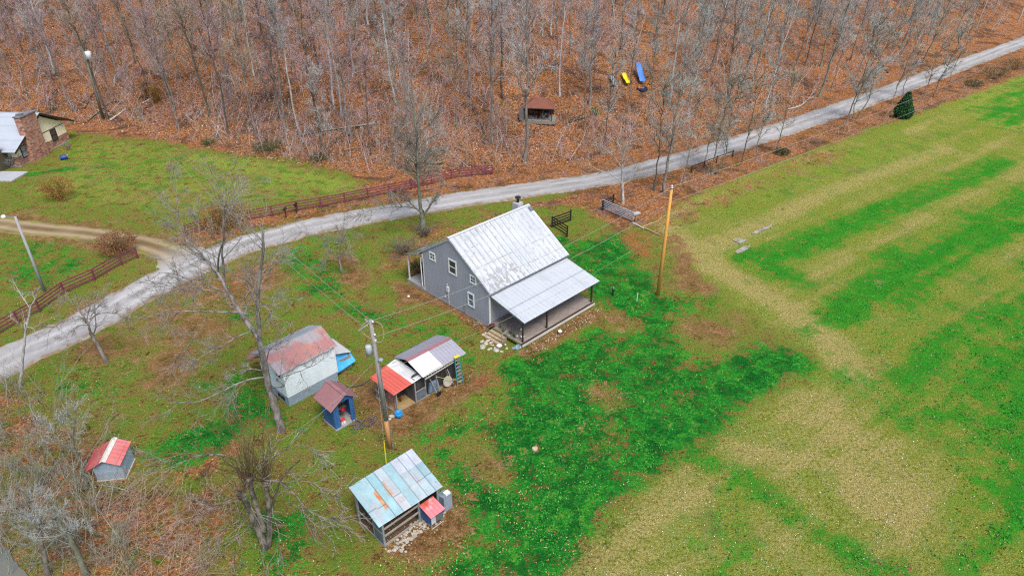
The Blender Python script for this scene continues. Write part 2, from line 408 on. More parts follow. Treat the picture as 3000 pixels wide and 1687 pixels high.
# brown / dirt in the yard
poly('d',[(980,700),(1120,740),(1200,800),(1150,790),(1060,760),(1000,770)],.95,1.)
stroke('d',[(1050,730),(1200,800),(1240,830)],1.6,.75,.7)
stroke('d',[(1330,885),(1440,820),(1500,790)],1.6,.9,.6)
poly('d',[(850,930),(960,960),(990,1010),(1080,985),(1180,930),(1240,950),(1230,985),(1150,1010),(1080,1060),(1010,1100),(930,1080),(880,1060),(900,1000)],.8,1.)
poly('d',[(960,1370),(1060,1300),(1120,1230),(1180,1260),(1175,1380),(1080,1400),(980,1400)],1.,1.)
for x,y,w in((1540,800,2.6),(1770,830,4),(1840,790,2.5),(1510,985,2.2),(1210,1160,1.8),(1180,1120,2.0),(1240,1190,1.3),(850,640,2.6),(1680,650,2.5)):
    stroke('d',[(x,y),(x+25,y+18)],w,.50,1.2)
    stroke('g',[(x,y),(x+25,y+18)],w,.8,1.2,mode='cut')
stroke('d',[(1290,1165),(1500,1060),(1580,1000)],.5,.5,.6)
poly('d',[(500,700),(650,640),(760,700),(600,800),(520,900),(400,1000),(350,900)],.68,2.5)
poly('d',[(150,900),(330,780),(480,690),(560,700),(420,880),(260,1000)],.52,2)
poly('d',[(820,690),(900,670),(960,700),(900,740)],.7,1.2)
# lower left litter and creek bank
poly('l',[(-200,950),(90,985),(190,1050),(230,1110),(400,1215),(480,1230),(560,1180),(600,1230),(560,1330),(640,1449),(700,1600),(-400,1700)],.52,2)
poly('t',[(-200,950),(90,985),(190,1050),(230,1110),(400,1215),(480,1230),(560,1330),(640,1449),(700,1600),(-400,1700)],.5,2)
poly('l',[(230,1230),(400,1240),(560,1290),(600,1449),(500,1600),(200,1600),(260,1400)],.72,3)
poly('l',[(380,1190),(500,1170),(600,1100),(610,1130),(520,1220)],.8,1.)
poly('l',[(980,620),(1040,590),(1140,560),(1180,590),(1060,650),(1000,690),(950,680)],.55,1.2)
stroke('l',[(1400,505),(1320,525),(1180,570)],1.5,.6,1)
stroke('l',[(1170,800),(1220,835),(1245,860)],1.2,.9,.5)
for x,y,w in((560,1230,1.5),(700,860,1.6),(640,900,1.4),(1330,900,1.2),(1220,960,1.5)): stroke('o',[(x,y),(x+20,y+6)],w,.6,.8)
poly('o',[(1590,580),(1650,590),(1640,650),(1600,640),(1560,600)],.75,.8)
stroke('o',[(1250,960),(1230,920)],1.5,.45,.8)
# tan path and strips in the field
stroke('t',[(1680,560),(1740,640),(1850,700),(1950,760),(2080,850),(2150,940),(2180,1000)],3.0,1.1,2.2)
stroke('t',[(1700,600),(1850,700),(1990,770),(2120,880)],6.5,.55,3)
stroke('d',[(1690,600),(1730,680),(1760,720)],3.2,.7,1.4)
stroke('t',[(1760,640),(1900,570),(2150,450),(2380,370),(2480,360)],4.5,.75,3.)
stroke('t',[(2050,690),(2230,600),(2460,480),(2576,420)],4,.6,2.6)
stroke('l',[(1780,520),(1950,450),(2100,390)],2.5,.5,1.6)
poly('t',c6([(230,850),(420,730),(560,640),(800,560),(870,700),(760,760),(850,900),(900,1050),(1050,1200),(1333,1350),(1600,1449),(1400,1700),(900,1500),(680,1300),(500,1150),(300,1050),(100,1100),(-250,1449),(-500,1449),(-200,1180),(60,960)]),.82,4.5)
poly('t',[(1440,1449),(1560,1330),(1750,1200),(1860,1120),(1900,1180),(1850,1260),(1700,1350),(1560,1500)],.85,2)
# green drills / wet runs in the field
for pts,w,v in ((c6([(250,215),(380,180),(700,60),(930,-20),(1250,-170)]),3.2,.88),(c6([(330,240),(450,295)]),2.4,.85),
   (c6([(620,430),(720,330),(860,230),(1000,190),(1200,60),(1400,-40)]),3.6,.9),(c6([(730,400),(850,380),(960,300),(1150,170),(1333,80)]),2.2,.8),
   (c6([(860,690),(960,600),(1100,490),(1333,370),(1500,300)]),2.6,.9),(c6([(200,1040),(360,1160),(600,1320),(700,1400),(800,1500)]),1.9,.9),
   (c6([(690,760),(820,800),(1000,895),(1130,970),(1333,1080)]),1.8,.62),(c6([(1160,580),(1260,640),(1400,720)]),2.2,.85),(c6([(1000,830),(1130,820),(1250,770)]),2,.9),
   (c6([(1100,1030),(1250,1120),(1400,1210)]),1.6,.8),(c6([(1010,820),(1150,880)]),1.5,.85),(c6([(880,880),(980,890)]),.9,.95),(c6([(650,690),(900,700),(820,840)]),2.2,.6),(c6([(60,960),(120,1010)]),2,.8)):
    stroke('g',pts,w*1.15,v,1.7);stroke('t',pts,w*1.1,.75,1.8,mode='cut')
poly('g',c6([(1100,480),(1400,380),(1700,600),(1700,1500),(1333,1300),(1150,1050),(1000,850),(900,720),(980,620)]),.66,6)
poly('t',c6([(1100,480),(1400,380),(1700,600),(1700,1500),(1333,1300),(1150,1050),(1000,850),(900,720),(980,620)]),.8,6,mode='cut')
poly('g',c6([(560,330),(1000,80),(1400,-150),(1500,300),(1100,480),(900,640),(640,520)]),.30,6)
poly('y',c6([(200,100),(900,-150),(1500,-350),(1500,1400),(1000,900),(600,600),(300,300)]),.22,6)
poly('g',c6([(0,1300),(200,1250),(420,1400),(600,1500),(100,1500)]),.5,2)
poly('y',[(2400,270),(2480,225),(2700,140),(3000,60),(3000,420),(2576,335),(2500,322),(2430,290)],1.,1.)
poly('t',[(2400,270),(2480,225),(2700,140),(3000,60),(3000,420),(2576,335),(2500,322),(2430,290)],1.,1.,mode='cut')
poly('g',[(2440,280),(2500,240),(2700,160),(2900,200),(2700,340),(2500,310)],.6,2.5)
poly('y',[(1650,640),(1800,560),(2100,440),(2320,380),(2400,330),(2200,350),(1980,420),(1760,510),(1680,560)],.5,2)
stroke('t',[(1640,560),(1800,500),(1960,440),(2200,350),(2400,290)],5,.62,3)
stroke('l',[(1640,575),(1760,525),(1900,465),(2100,390)],3.5,.50,2)
stroke('y',[(1930,490),(2150,430),(2330,370)],2,.8,1.3)
stroke('y',[(1750,1330),(1900,1400)],4,.5,2)
# driveway verge
stroke('d',[(-100,552),(100,573),(250,598),(380,618),(440,640)],5.2,.8,1.6)
ca,sa=math.cos(math.radians(35.5)),math.sin(math.radians(35.5));al=gx*ca+gy*sa;ac=-gx*sa+gy*ca
row=(fbm(ac*.55,al*.035,201,4)-.5)+.5*(fbm(ac*1.7,al*.10,205,3)-.5)
ML['g']=np.clip(ML['g']+fs*row*.75*(ML['g']>.02)+fs*np.clip(row-.08,0,1)*.8,0,1.1);ML['t']=np.clip(ML['t']-fs*row*1.1,0,1.2)
mot=fbm(gx*.30,gy*.30,211,4);ML['t']=np.clip(ML['t']*(1-fs*ss(mot,.46,.62)*.45),0,1.2)
stroke('t',[(1690,575),(1740,640),(1850,700),(1960,765),(2080,850),(2150,940)],3.2,1.15,1.6)
stroke('t',[(1770,640),(1900,575),(2100,475),(2380,375)],3.2,.9,2);ML['g']=np.clip(ML['g']+fs*ss(mot,.52,.66)*.22,0,1.1)
ML['l']=np.maximum(ML['l'],.95*(1-ss(dr,3.6,5.2))*ss(gx,2,12))
A4=np.c_[ML['g'],ML['l'],ML['d'],ML['t']];B4=np.c_[ML['y'],ML['o'],ML['s'],np.ones(len(gx))]
def ground_mat():
    m,nt,b=new_mat('grass_litter_ground')
    a=N(nt,'ShaderNodeAttribute',attribute_name='MA');bb=N(nt,'ShaderNodeAttribute',attribute_name='MBx')
    sa=N(nt,'ShaderNodeSeparateColor');L(nt,a.outputs['Color'],sa.inputs[0]);sb=N(nt,'ShaderNodeSeparateColor');L(nt,bb.outputs['Color'],sb.inputs[0])
    g,l,d=sa.outputs;t=a.outputs['Alpha'];y,o,s=sb.outputs
    co=N(nt,'ShaderNodeTexCoord').outputs['Object']
    nb=noise(nt,co,.22,4,.6,.3).outputs[0];nm=noise(nt,co,.95,5,.65,.4).outputs[0];nf=noise(nt,co,4.5,4,.7).outputs[0];nx=noise(nt,co,14,3,.7).outputs[0]
    nc=noise(nt,mapping(nt,co,(1,1,1),(0,0,.6)),.5,3,.6).outputs[0]
    def edge(mask,k1,k2,lo=.42,hi=.6,soft=0.):
        v=math_(nt,'MULTIPLY',math_(nt,'SUBTRACT',nm,.5),k1);v=math_(nt,'ADD',v,math_(nt,'MULTIPLY',math_(nt,'SUBTRACT',nf,.5),k2))
        v=math_(nt,'ADD',v,math_(nt,'MULTIPLY',math_(nt,'SUBTRACT',nb,.5),k1*.6))
        a=sstep(nt,math_(nt,'ADD',mask,v),lo,hi)
        if not soft: return a
        b2=sstep(nt,math_(nt,'ADD',mask,math_(nt,'MULTIPLY',v,.9)),.14,.98)
        return math_(nt,'ADD',math_(nt,'MULTIPLY',a,math_(nt,'SUBTRACT',1.,s)),math_(nt,'MULTIPLY',b2,s))
    def cs(n,k): return math_(nt,'ADD',math_(nt,'MULTIPLY',math_(nt,'SUBTRACT',n,.5),k),.5,clamp=True)
    def mixn(a,wa,b_,wb): return cs(math_(nt,'ADD',math_(nt,'MULTIPLY',a,wa),math_(nt,'MULTIPLY',b_,wb)),3.1)
    turf=ramp(nt,mixn(nm,.5,nf,.5),[(.03,(.045,.030,.012)),(.2,(.17,.10,.034)),(.38,(.27,.205,.055)),(.55,(.24,.265,.045)),(.75,(.08,.24,.025)),(1,(.22,.38,.05))])
    tb=ramp(nt,mixn(nm,.4,nf,.6),[(.05,(.08,.045,.018)),(.4,(.25,.15,.06)),(.7,(.34,.24,.10)),(1,(.25,.27,.06))]);tg=ramp(nt,mixn(nm,.4,nf,.6),[(.05,(.03,.07,.012)),(.4,(.09,.24,.022)),(.7,(.19,.32,.035)),(1,(.36,.40,.09))])
    turf=mixc(nt,math_(nt,'MULTIPLY',sstep(nt,nb,.50,.64),.6),turf,tb);turf=mixc(nt,math_(nt,'MULTIPLY',sstep(nt,nc,.50,.62),.6),turf,tg)
    turf2=ramp(nt,mixn(nf,.6,nx,.4),[(.08,(.12,.135,.02)),(.42,(.24,.30,.04)),(.72,(.32,.37,.06)),(1,(.46,.44,.16))])
    turf=mixc(nt,math_(nt,'MULTIPLY',s,.8),turf,turf2)
    tan=ramp(nt,mixn(nf,.55,nx,.45),[(.05,(.18,.14,.03)),(.38,(.38,.315,.09)),(.72,(.52,.44,.165)),(1,(.68,.60,.32))])
    dirt=ramp(nt,mixn(nf,.5,nm,.5),[(.1,(.10,.048,.02)),(.5,(.28,.15,.062)),(.85,(.45,.28,.135))])
    lush=ramp(nt,mixn(nf,.5,nm,.5),[(.05,(.004,.055,.009)),(.27,(.008,.15,.018)),(.52,(.02,.26,.028)),(.78,(.08,.36,.03)),(1,(.22,.43,.05))])
    yel=ramp(nt,mixn(nf,.5,nm,.5),[(.05,(.20,.13,.045)),(.28,(.36,.29,.075)),(.52,(.31,.37,.06)),(.78,(.15,.34,.035)),(1,(.40,.47,.10))])
    v1=N(nt,'ShaderNodeTexVoronoi');v1.inputs['Scale'].default_value=6.5;L(nt,mapping(nt,co,(1,1,.4)),v1.inputs['Vector'])
    sv=N(nt,'ShaderNodeSeparateColor');L(nt,v1.outputs['Color'],sv.inputs[0])
    lit=ramp(nt,sv.outputs[0],[(0,(.045,.022,.014)),(.2,(.15,.068,.035)),(.45,(.37,.14,.055)),(.7,(.54,.235,.10)),(.9,(.66,.39,.24)),(1,(.78,.57,.43))])
    lit2=ramp(nt,cs(nc,2.),[(.05,(.34,.24,.22)),(.35,(.34,.17,.115)),(.55,(.48,.175,.045)),(.72,(.44,.18,.055)),(.9,(.20,.14,.065))])
    lit=mixc(nt,.5,lit,lit2)
    lit=mixc(nt,math_(nt,'MULTIPLY',sstep(nt,nf,.47,.32),.75),lit,(.04,.022,.014))
    lit=mixc(nt,math_(nt,'MULTIPLY',sstep(nt,noise(nt,co,.33,5,.7,.6).outputs[0],.56,.68),.7),lit,(.11,.105,.035))
    lit=mixc(nt,math_(nt,'MULTIPLY',sstep(nt,noise(nt,co,.21,5,.7,.9).outputs[0],.49,.63),.72),lit,(.07,.045,.035))
    yel=mixc(nt,math_(nt,'MULTIPLY',sstep(nt,nb,.50,.62),.55),yel,(.26,.20,.085));yel=mixc(nt,math_(nt,'MULTIPLY',sstep(nt,nc,.52,.62),.6),yel,(.05,.23,.02))
    c=turf
    c=mixc(nt,edge(t,1.7,1.3,.30,.85,1),c,tan)
    c=mixc(nt,edge(y,1.9,1.3,.30,.80,1),c,yel)
    lush=mixc(nt,math_(nt,'MULTIPLY',math_(nt,'MULTIPLY',sstep(nt,noise(nt,co,.62,4,.65,.5).outputs[0],.47,.60),.62),math_(nt,'SUBTRACT',1.,s)),lush,(.004,.085,.016))
    lush=mixc(nt,math_(nt,'MULTIPLY',s,.55),lush,(.05,.31,.018))
    c=mixc(nt,edge(g,2.6,1.5,.40,.72,1),c,lush)
    c=mixc(nt,edge(d,2.3,1.6,.38,.72),c,dirt)
    c=mixc(nt,edge(l,2.2,1.8,.38,.66),c,lit)
    c=mixc(nt,math_(nt,'MULTIPLY',edge(o,1.8,4.0,.62,.8),math_(nt,'GREATER_THAN',o,.12)),c,(.44,.15,.06))
    # tiny blades / grain
    c=mixc(nt,math_(nt,'MULTIPLY',sstep(nt,nx,.60,.34),.30),c,(.03,.03,.012))
    # pale specks of dropped leaves
    for sc_,th,colr,amt in((2.9,.07,(.55,.50,.30),s),(4.6,.10,(.5,.42,.12),None)):
        v=N(nt,'ShaderNodeTexVoronoi');v.inputs['Scale'].default_value=sc_;L(nt,co,v.inputs['Vector'])
        f=math_(nt,'LESS_THAN',v.outputs['Distance'],th)
        sq=N(nt,'ShaderNodeSeparateColor');L(nt,v.outputs['Color'],sq.inputs[0]);f=math_(nt,'MULTIPLY',f,math_(nt,'GREATER_THAN',sq.outputs[1],.55))
        if amt is not None:f=math_(nt,'MULTIPLY',f,amt)
        c=mixc(nt,math_(nt,'MULTIPLY',f,.75),c,colr)
    L(nt,c,b.inputs['Base Color']);b.inputs['Roughness'].default_value=.92;b.inputs['Specular IOR Level'].default_value=0.
    hh=math_(nt,'ADD',math_(nt,'MULTIPLY',nf,.7),math_(nt,'MULTIPLY',nx,.5))
    bp=N(nt,'ShaderNodeBump');bp.inputs['Strength'].default_value=.9;bp.inputs['Distance'].default_value=.22;L(nt,hh,bp.inputs['Height']);bp.inputs['Distance'].default_value=.42;L(nt,bp.outputs[0],b.inputs['Normal'])
    return m
nxg,nyg=len(xs),len(ys);ii,jj=np.meshgrid(np.arange(nxg-1),np.arange(nyg-1));q=(jj*nxg+ii).ravel()
gzz=gz+ML['g']*(vnoise(gx*1.3,gy*1.3,4)-.3)*.12
tag(mesh_np('ground',np.c_[gx,gy,gzz],np.c_[q,q+1,q+nxg+1,q+nxg],ground_mat(),None,{'MA':A4,'MBx':B4},smooth=True),kind='structure')
# ------------------------------------------------------------------ ROAD, DRIVEWAY, WATER
def ribbon(name,pts,width,paint,m,z=.07,jit=.22,nx=15,step=.4,hump=.02):
    P=polyfit(pts,400);d=np.r_[0,np.cumsum(np.hypot(*np.diff(P,axis=0).T))];n=int(d[-1]/step)
    s=np.linspace(0,d[-1],n);px=np.interp(s,d,P[:,0]);py=np.interp(s,d,P[:,1])
    tx=np.gradient(px);ty=np.gradient(py);l=np.hypot(tx,ty);nxv,nyv=-ty/l,tx/l
    w=width(s/d[-1]) if callable(width) else np.full(n,width)
    t=np.linspace(-1,1,nx);V=[];Cc=[]
    eL=1+(fbm(s*.7,s*0,3,3)-.5)*jit+(vnoise(s*3.1,s*0,8)-.5)*jit*.4;eR=1+(fbm(s*.7,s*0+7,13,3)-.5)*jit+(vnoise(s*3.1,s*0,18)-.5)*jit*.4
    T=np.tile(t,(n,1));E=np.where(T<0,eR[:,None],eL[:,None]);off=T*E*w[:,None]/2
    X=px[:,None]+nxv[:,None]*off;Y=py[:,None]+nyv[:,None]*off
    Z=np.maximum(terrain(X.ravel(),Y.ravel()).reshape(X.shape),0)+z+hump*(1-T**2)-ss(np.abs(T),.9,1)*z*1.2
    c=paint(np.tile(s[:,None],(1,nx)).ravel(),off.ravel(),T.ravel())
    ii,jj=np.meshgrid(np.arange(nx-1),np.arange(n-1));q=(jj*nx+ii).ravel()
    return tag(mesh_np(name,np.c_[X.ravel(),Y.ravel(),Z.ravel()],np.c_[q,q+nx,q+nx+1,q+1],m,None,{'Col':c},smooth=True),kind='structure')
def pave(s,o,t):
    n=fbm(s*.12,o*.8,31,5);n2=vnoise(s*3.5,o*3.5,33);n3=fbm(s*.5,o*1.6,37,4)
    c=lerp([.27,.262,.255],[.36,.353,.345],np.clip(n*1.6-.3,0,1))
    tr=np.exp(-((np.abs(o+.25*np.sin(s*.11))-.8)/.34)**2);c=c*(1+.24*tr)[:,None];md=np.exp(-(o/.32)**2)*ss(fbm(s*.25,s*0,45,3),.35,.6)*.22;c=c*(1-md)[:,None]+np.array([.14,.12,.07])*md[:,None]
    dm=ss(n3,.54,.70)*.16;c=c*(1-dm[:,None])
    lf=ss(vnoise(s*2.1,o*5,39),.80,.92)[:,None]*.35*ss(np.abs(t),.35,.8)[:,None];c=c*(1-lf)+np.array([.26,.16,.09])*lf
    e=ss(np.abs(t)+(n2-.5)*.45+(n3-.5)*.5,.74,1.02)[:,None];c=c*(1-e)+lerp([.15,.105,.06],[.24,.17,.10],n2)*e
    return c*(.93+.14*n2)[:,None]
mg=mat_col('pale_gravel',.9,.2,9,.2)
ribbon('road',ROAD,lambda t:5.0-.3*np.sin(t*9),pave,mg,nx=33,step=.22,jit=.2)
def dpave(s,o,t):
    n=fbm(s*.3,o*.8,41,4);tr=np.exp(-((np.abs(o)-.85)/.42)**2)
    c=lerp([.16,.115,.055],[.33,.25,.15],np.clip(tr*1.1+n*.7-.35,0,1))
    n4=fbm(s*.9,o*1.6,43,4);e=ss(np.abs(t)+(n4-.5)*1.3,.62,.95)[:,None];c=c*(.78+.4*n4)[:,None];c=c*(1-e)+lerp([.16,.12,.045],[.20,.21,.05],n4)*e
    g=ss(s,s.max()-7,s.max()-1)[:,None];c=c*(1-g)+np.array([.36,.345,.32])*g
    return c
DR=W([(-500,520),(-200,535),(0,563),(100,577),(200,586),(300,600),(380,618),(440,640),(500,668)])
ribbon('driveway',DR,lambda t:3.4+3.6*np.clip((t-.88)/.12,0,1)**1.5,dpave,mat_col('packed_earth',.95,.25,6,.1),z=.07,jit=.5,nx=17,hump=0.)
def water(name,pts,colr,z=.05,rough=.12,par=None):
    P=W(pts);c=P.mean(0);n=44;ang=np.linspace(0,2*math.pi,n,endpoint=False);out=[]
    for k,a in enumerate(ang):
        dx,dy=math.cos(a),math.sin(a);lo,hi=0,80
        for _ in range(22):
            mid=(lo+hi)/2
            if sdpoly(np.array([c[0]+dx*mid]),np.array([c[1]+dy*mid]),P)[0]>0:lo=mid
            else:hi=mid
        r=lo*(1+.22*(vnoise(np.array([k*.8]),np.array([c[0]]),2)[0]-.5));out.append((c[0]+dx*r,c[1]+dy*r))
    b=MB();b.add([(c[0],c[1],z)]+[(x,y,z) for x,y in out],[(0,1+i,1+(i+1)%n) for i in range(n)])
    return b.build(name,mat('water_'+name,colr,rough,.3,1.2,col2=(.16,.15,.11),spec=.5),None,True)
tag(water('puddle',[(1848,634),(1868,621),(1888,619),(1880,629),(1856,640)],(.40,.375,.31),.07,.6),kind='structure')
tag(water('puddle',[(1882,592),(1920,573),(1944,565),(1938,573),(1900,590)],(.40,.375,.31),.07,.6),kind='structure')
tag(water('puddle',[(1842,605),(1856,600),(1880,606),(1862,614)],(.40,.375,.31),.07,.6),kind='structure')
tag(water('creek',[(-90,1370),(-10,1365),(20,1385),(45,1420),(70,1449),(90,1560),(-120,1560)],(.13,.145,.14),.09,.35),kind='structure')
# ------------------------------------------------------------------ BUILDINGS
M_grey=mat('grey_siding',(.36,.375,.43),.75,.05,.7,col2=(.315,.33,.385),groove=.2,bump=.1)
M_white=mat('white_trim',(.74,.75,.76),.55,.05,2,col2=(.62,.63,.64))
M_glass=mat('window_glass',(.025,.032,.04),.08,.3,1.2,col2=(.06,.07,.08),spec=.8)
M_bglass=mat('blue_glass',(.06,.10,.17),.12,.3,1.2,col2=(.10,.15,.22),spec=.8)
M_deck=mat('deck_boards',(.33,.275,.245),.8,.22,1.1,col2=(.20,.165,.145),stretch=(.25,1,1),groove=.14)
M_post=mat('dark_post',(.05,.032,.025),.7,.3,4)
M_pale=mat('pale_timber',(.50,.47,.42),.75,.15,3,stretch=(.3,.3,1))
M_step=mat('tan_timber',(.42,.32,.20),.8,.2,3,stretch=(.3,1,1))
M_weather=mat('weathered_boards',(.17,.165,.165),.85,.35,2.2,col2=(.065,.06,.06),stretch=(1,1,.25),groove=.19)
M_wood=mat('grey_timber',(.30,.28,.255),.85,.25,4,stretch=(1,1,.2))
M_blue=mat('blue_painted_boards',(.04,.15,.37),.7,.15,2,col2=(.022,.075,.21),stretch=(1,1,.3),groove=.17)
M_found=mat('blue_grey_foundation',(.19,.26,.34),.8,.2,3,col2=(.27,.33,.38))
M_wshed=mat('white_painted_boards',(.68,.76,.79),.7,.05,1.2,col2=(.58,.66,.70),stretch=(1,1,.35))
M_roof=mat_col('painted_metal_sheet',.42,.10,5,.5)
M_rust=mat_col('rusty_metal_sheet',.6,.22,7,.35)
M_black=mat('black_paint',(.018,.018,.02),.6,.3,3)
M_galv=mat('galvanised_steel',(.38,.41,.45),.4,.15,4,metal=.5)
M_stone=mat('fieldstone',(.55,.50,.42),.9,.25,3,col2=(.36,.32,.26),rnd=.35)
M_dark=mat('dark_interior',(.022,.02,.018),.9,.3,3)
def lab(o,t): o['label']=t;return o
def window(par,a,w0,w1,z0,z1,kind='sash',axis='x',out=-1,frame=.12,glass=None):
    """on plane local x=a (axis x) or y=a (axis y); out = direction of the outside"""
    glass=glass or M_glass
    f=MB();e=out
    def bx(p0,p1,d0,d1,q0,q1,b):
        lo,hi=sorted((a+e*d0,a+e*d1))
        if axis=='x': b.box((lo,p0,q0),(hi,p1,q1))
        else: b.box((p0,lo,q0),(p1,hi,q1))
    bx(w0,w0+frame,.002,.07,z0,z1,f);bx(w1-frame,w1,.002,.07,z0,z1,f)
    bx(w0+frame,w1-frame,.002,.07,z0,z0+frame,f);bx(w0+frame,w1-frame,.002,.07,z1-frame,z1,f)
    zm=(z0+z1)/2;wm=(w0+w1)/2
    if kind=='sash': bx(w0+frame,w1-frame,.002,.055,zm-.03,zm+.03,f)
    else: bx(wm-.02,wm+.02,.002,.05,z0+frame,z1-frame,f);bx(w0+frame,wm-.02,.002,.048,zm-.02,zm+.02,f);bx(wm+.02,w1-frame,.002,.048,zm-.02,zm+.02,f)
    wo=f.build('window',M_white,par)
    g=MB();bx(w0+frame,w1-frame,.003,.02,z0+frame,z1-frame,g);g.build('pane',glass,wo)
    return wo
# ---- main farmhouse
A=G0(1436,961);YH=45.2
hs=empty('farmhouse',A,YH,'grey board sided farmhouse with a streaked white metal roof and long front porch','house')
Lh=9.45
b=MB();b.prism([(0.1,0),(8.9,0),(8.9,4.2),(5.0,6.72),(.1,3.5)],0,Lh,'x');b.build('wall',M_grey,hs)
b=MB()
for (x,y,z1) in((-.03,.03,3.45),): b.box((-.035,-.0,0),(.11,.10,3.5))
b.build('corner_board',M_white,hs)
b=MB();b.box((-.02,8.86,0),(.1,8.95,4.05));b.build('corner_board',M_white,hs)
b=MB();b.box((-.06,.0,-.3),(Lh+.04,8.93,.12));b.build('foundation',mat('block_foundation',(.23,.21,.19),.9,.25,3),hs)
def p_main(s,t):
    n=fbm(s*.9,t*.5,51,5);c=lerp([.47,.495,.515],[.41,.44,.465],np.clip(n*2-.6,0,1))
    blue=np.clip(fbm(s*.35,t*.6,57,3)*2.4-1.25,0,1);c=c*(1-.22*blue[:,None])+np.array([.36,.41,.46])*.22*blue[:,None]
    rb=np.abs(((s/.61+.5)%1)-.5)*.61;v=fbm(s*9,t*2.2,59,4)
    streak=np.exp(-(rb/.06)**2)*(.42+.45*ss(v,.46,.60)*(.5+.5*ss(np.abs(t-3),.5,3)))
    lap=np.exp(-((t-2.62)/.035)**2)*(.30+.65*(vnoise(s*3.2,t*0,61)>.42))
    q=fbm(s*6.5,t*3.2,63,5);z=ss(2.9-np.hypot((s-2.2)*.75,(t-1.0)*1.25),0,2.4)
    bl=ss(q+z*.12,.60,.66)*np.clip(z*1.4,0,1)*.6
    sp=ss(fbm(s*8,t*5,69,3),.70,.76)*.6
    z2=ss(1.7-np.hypot((s-5.9)*.8,(t-1.7)*1.2),0,1.4);bl2=ss(q+.08*z2,.58,.68)*z2*.3
    rk=ss(.5-s,0,.45)*ss(q,.44,.62)*.5;er=ss(.5-np.abs(t-5.7),0,.4)*ss(fbm(s*9,t*1.5,64,3),.50,.62)*.5;rr=ss(s-9.4,0,.8)*ss(q,.44,.6)*.5
    sm=ss(fbm(s*1.3,t*1.6,67,5),.55,.75)*.1
    d=np.clip(np.maximum.reduce([streak,lap,bl,bl2*.7,rk*.6,er*.6,rr*.6,sp]),0,1)[:,None]
    tint=lerp([.20,.225,.26],[.17,.135,.125],vnoise(s*1.1,t*1.3,65))
    return c*(1-d)+tint*d
sheet('roof',(-.12,-.22,3.52),(10.05,-.22,3.52),(10.05,5.0,6.98),(-.12,5.0,6.98),p_main,M_roof,hs,.05,rib=.61,ribh=.028,ribw=.03,step=.055)
def p_rear(s,t):
    n=fbm(s*.8,t*.9,71,4);c=lerp([.40,.44,.48],[.25,.28,.30],n);k=ss(fbm(s*1.2,t*1.4,73,4)-.15+.25*ss(2-np.abs(s-9),0,2),.5,.65)[:,None]
    return c*(1-k)+np.array([.10,.12,.055])*k
o=sheet('roof',(10.05,9.7,3.86),(-.12,9.7,3.86),(-.12,5.02,6.98),(10.05,5.02,6.98),p_rear,M_roof,hs,.05,rib=.61,step=.12);lab(o,'dull grey rear slope of the farmhouse roof')
b=MB();b.bar((-.14,5.0,7.0),(10.07,5.0,7.0),.26,.05);b.build('ridge_cap',mat('roof_cap',(.60,.64,.68),.5,.1,3),hs)
b=MB();b.bar((-.09,-.2,3.44),(-.09,4.97,6.87),.05,.13);b.bar((-.09,9.66,3.78),(-.09,5.03,6.87),.05,.13);b.build('rake_board',mat('rake_trim',(.50,.54,.58),.6,.2,4),hs)
def p_porch(s,t):
    n=fbm(s*.5,t*.7,77,4);c=lerp([.47,.495,.52],[.43,.46,.49],n);l=((np.abs(s/.46%1-.5)<.05)*.10+(np.abs(t-1.95)<.02)*.35)[:,None]
    st=ss(fbm(s*2,t*.6,79,4),.60,.7)[:,None]*.22
    return c*(1-l)*(1-st)+np.array([.3,.3,.33])*st
o=sheet('porch_roof',(-.12,-4.22,2.52),(9.62,-4.22,2.52),(9.75,-.02,3.30),(.0,-.02,3.30),p_porch,M_roof,hs,.05,rib=.46,ribh=.012,ribw=.02,step=.12)
b=MB();b.bar((-.3,-.235,3.47),(10.05,-.235,3.47),.05,.14);b.build('eave_board',mat('eave_dark',(.12,.14,.18),.6,.2,3),hs)
b=MB();b.bar((-.08,-4.1,2.42),(9.6,-4.1,2.42),.08,.14);b.bar((-.06,-4.05,2.42),(.06,-.05,3.16),.06,.13);b.bar((9.55,-4.05,2.42),(9.66,-.05,3.16),.06,.13);b.build('porch_beam',mat('porch_beam',(.20,.24,.30),.6,.2,3),hs)
b=MB();b.box((-.22,-4.0,.36),(9.2,.09,.46));b.build('porch_deck',M_deck,hs)
b=MB();b.box((-.24,-4.16,.12),(9.25,-4.06,.30));b.build('skirt_board',M_pale,hs)
b=MB();b.box((-.23,-4.05,.31),(9.22,-4.003,.455));b.build('deck_edge_strip',M_post,hs)  # dark strip paints in the shaded gap between deck and skirt
b=MB();b.box((-.30,-3.95,.30),(-.225,-.1,.46));b.build('deck_edge_strip',mat('mossy_timber',(.20,.22,.07),.85,.3,4),hs)
for x in(.0,2.95,8.95):
    b=MB();b.box((x-.06,-3.98,.46 if x>1 else 0),(x+.06,-3.86,2.4));b.build('porch_post',M_post,hs)
for x in (.3,3,6,9):
    b=MB();b.box((x-.1,-3.9,-.1),(x+.1,-3.7,.36));b.build('deck_pier',M_dark,hs)
for i in range(3):
    b=MB();b.box((-.32-.32*(i+1),-2.3,.30-.12*i-.05),(-.31-.32*i,-.55,.30-.12*i));b.build('step',M_step,hs)
for y in(-2.33,-.5):
    b=MB();b.prism([(-.31,0),(-.31,.3),(-1.25,.02),(-1.25,0)],y-.04,y+.0,'y');b.build('step_stringer',M_wood,hs)
b=MB();b.tube([(-.95,-2.4,0),(-.95,-2.4,.85)],.035,6);b.tube([(-.35,-2.4,.3),(-.35,-2.4,1.1)],.035,6);b.bar((-.95,-2.4,.85),(-.35,-2.4,1.1),.05,.05);b.build('step_rail',M_wood,hs)
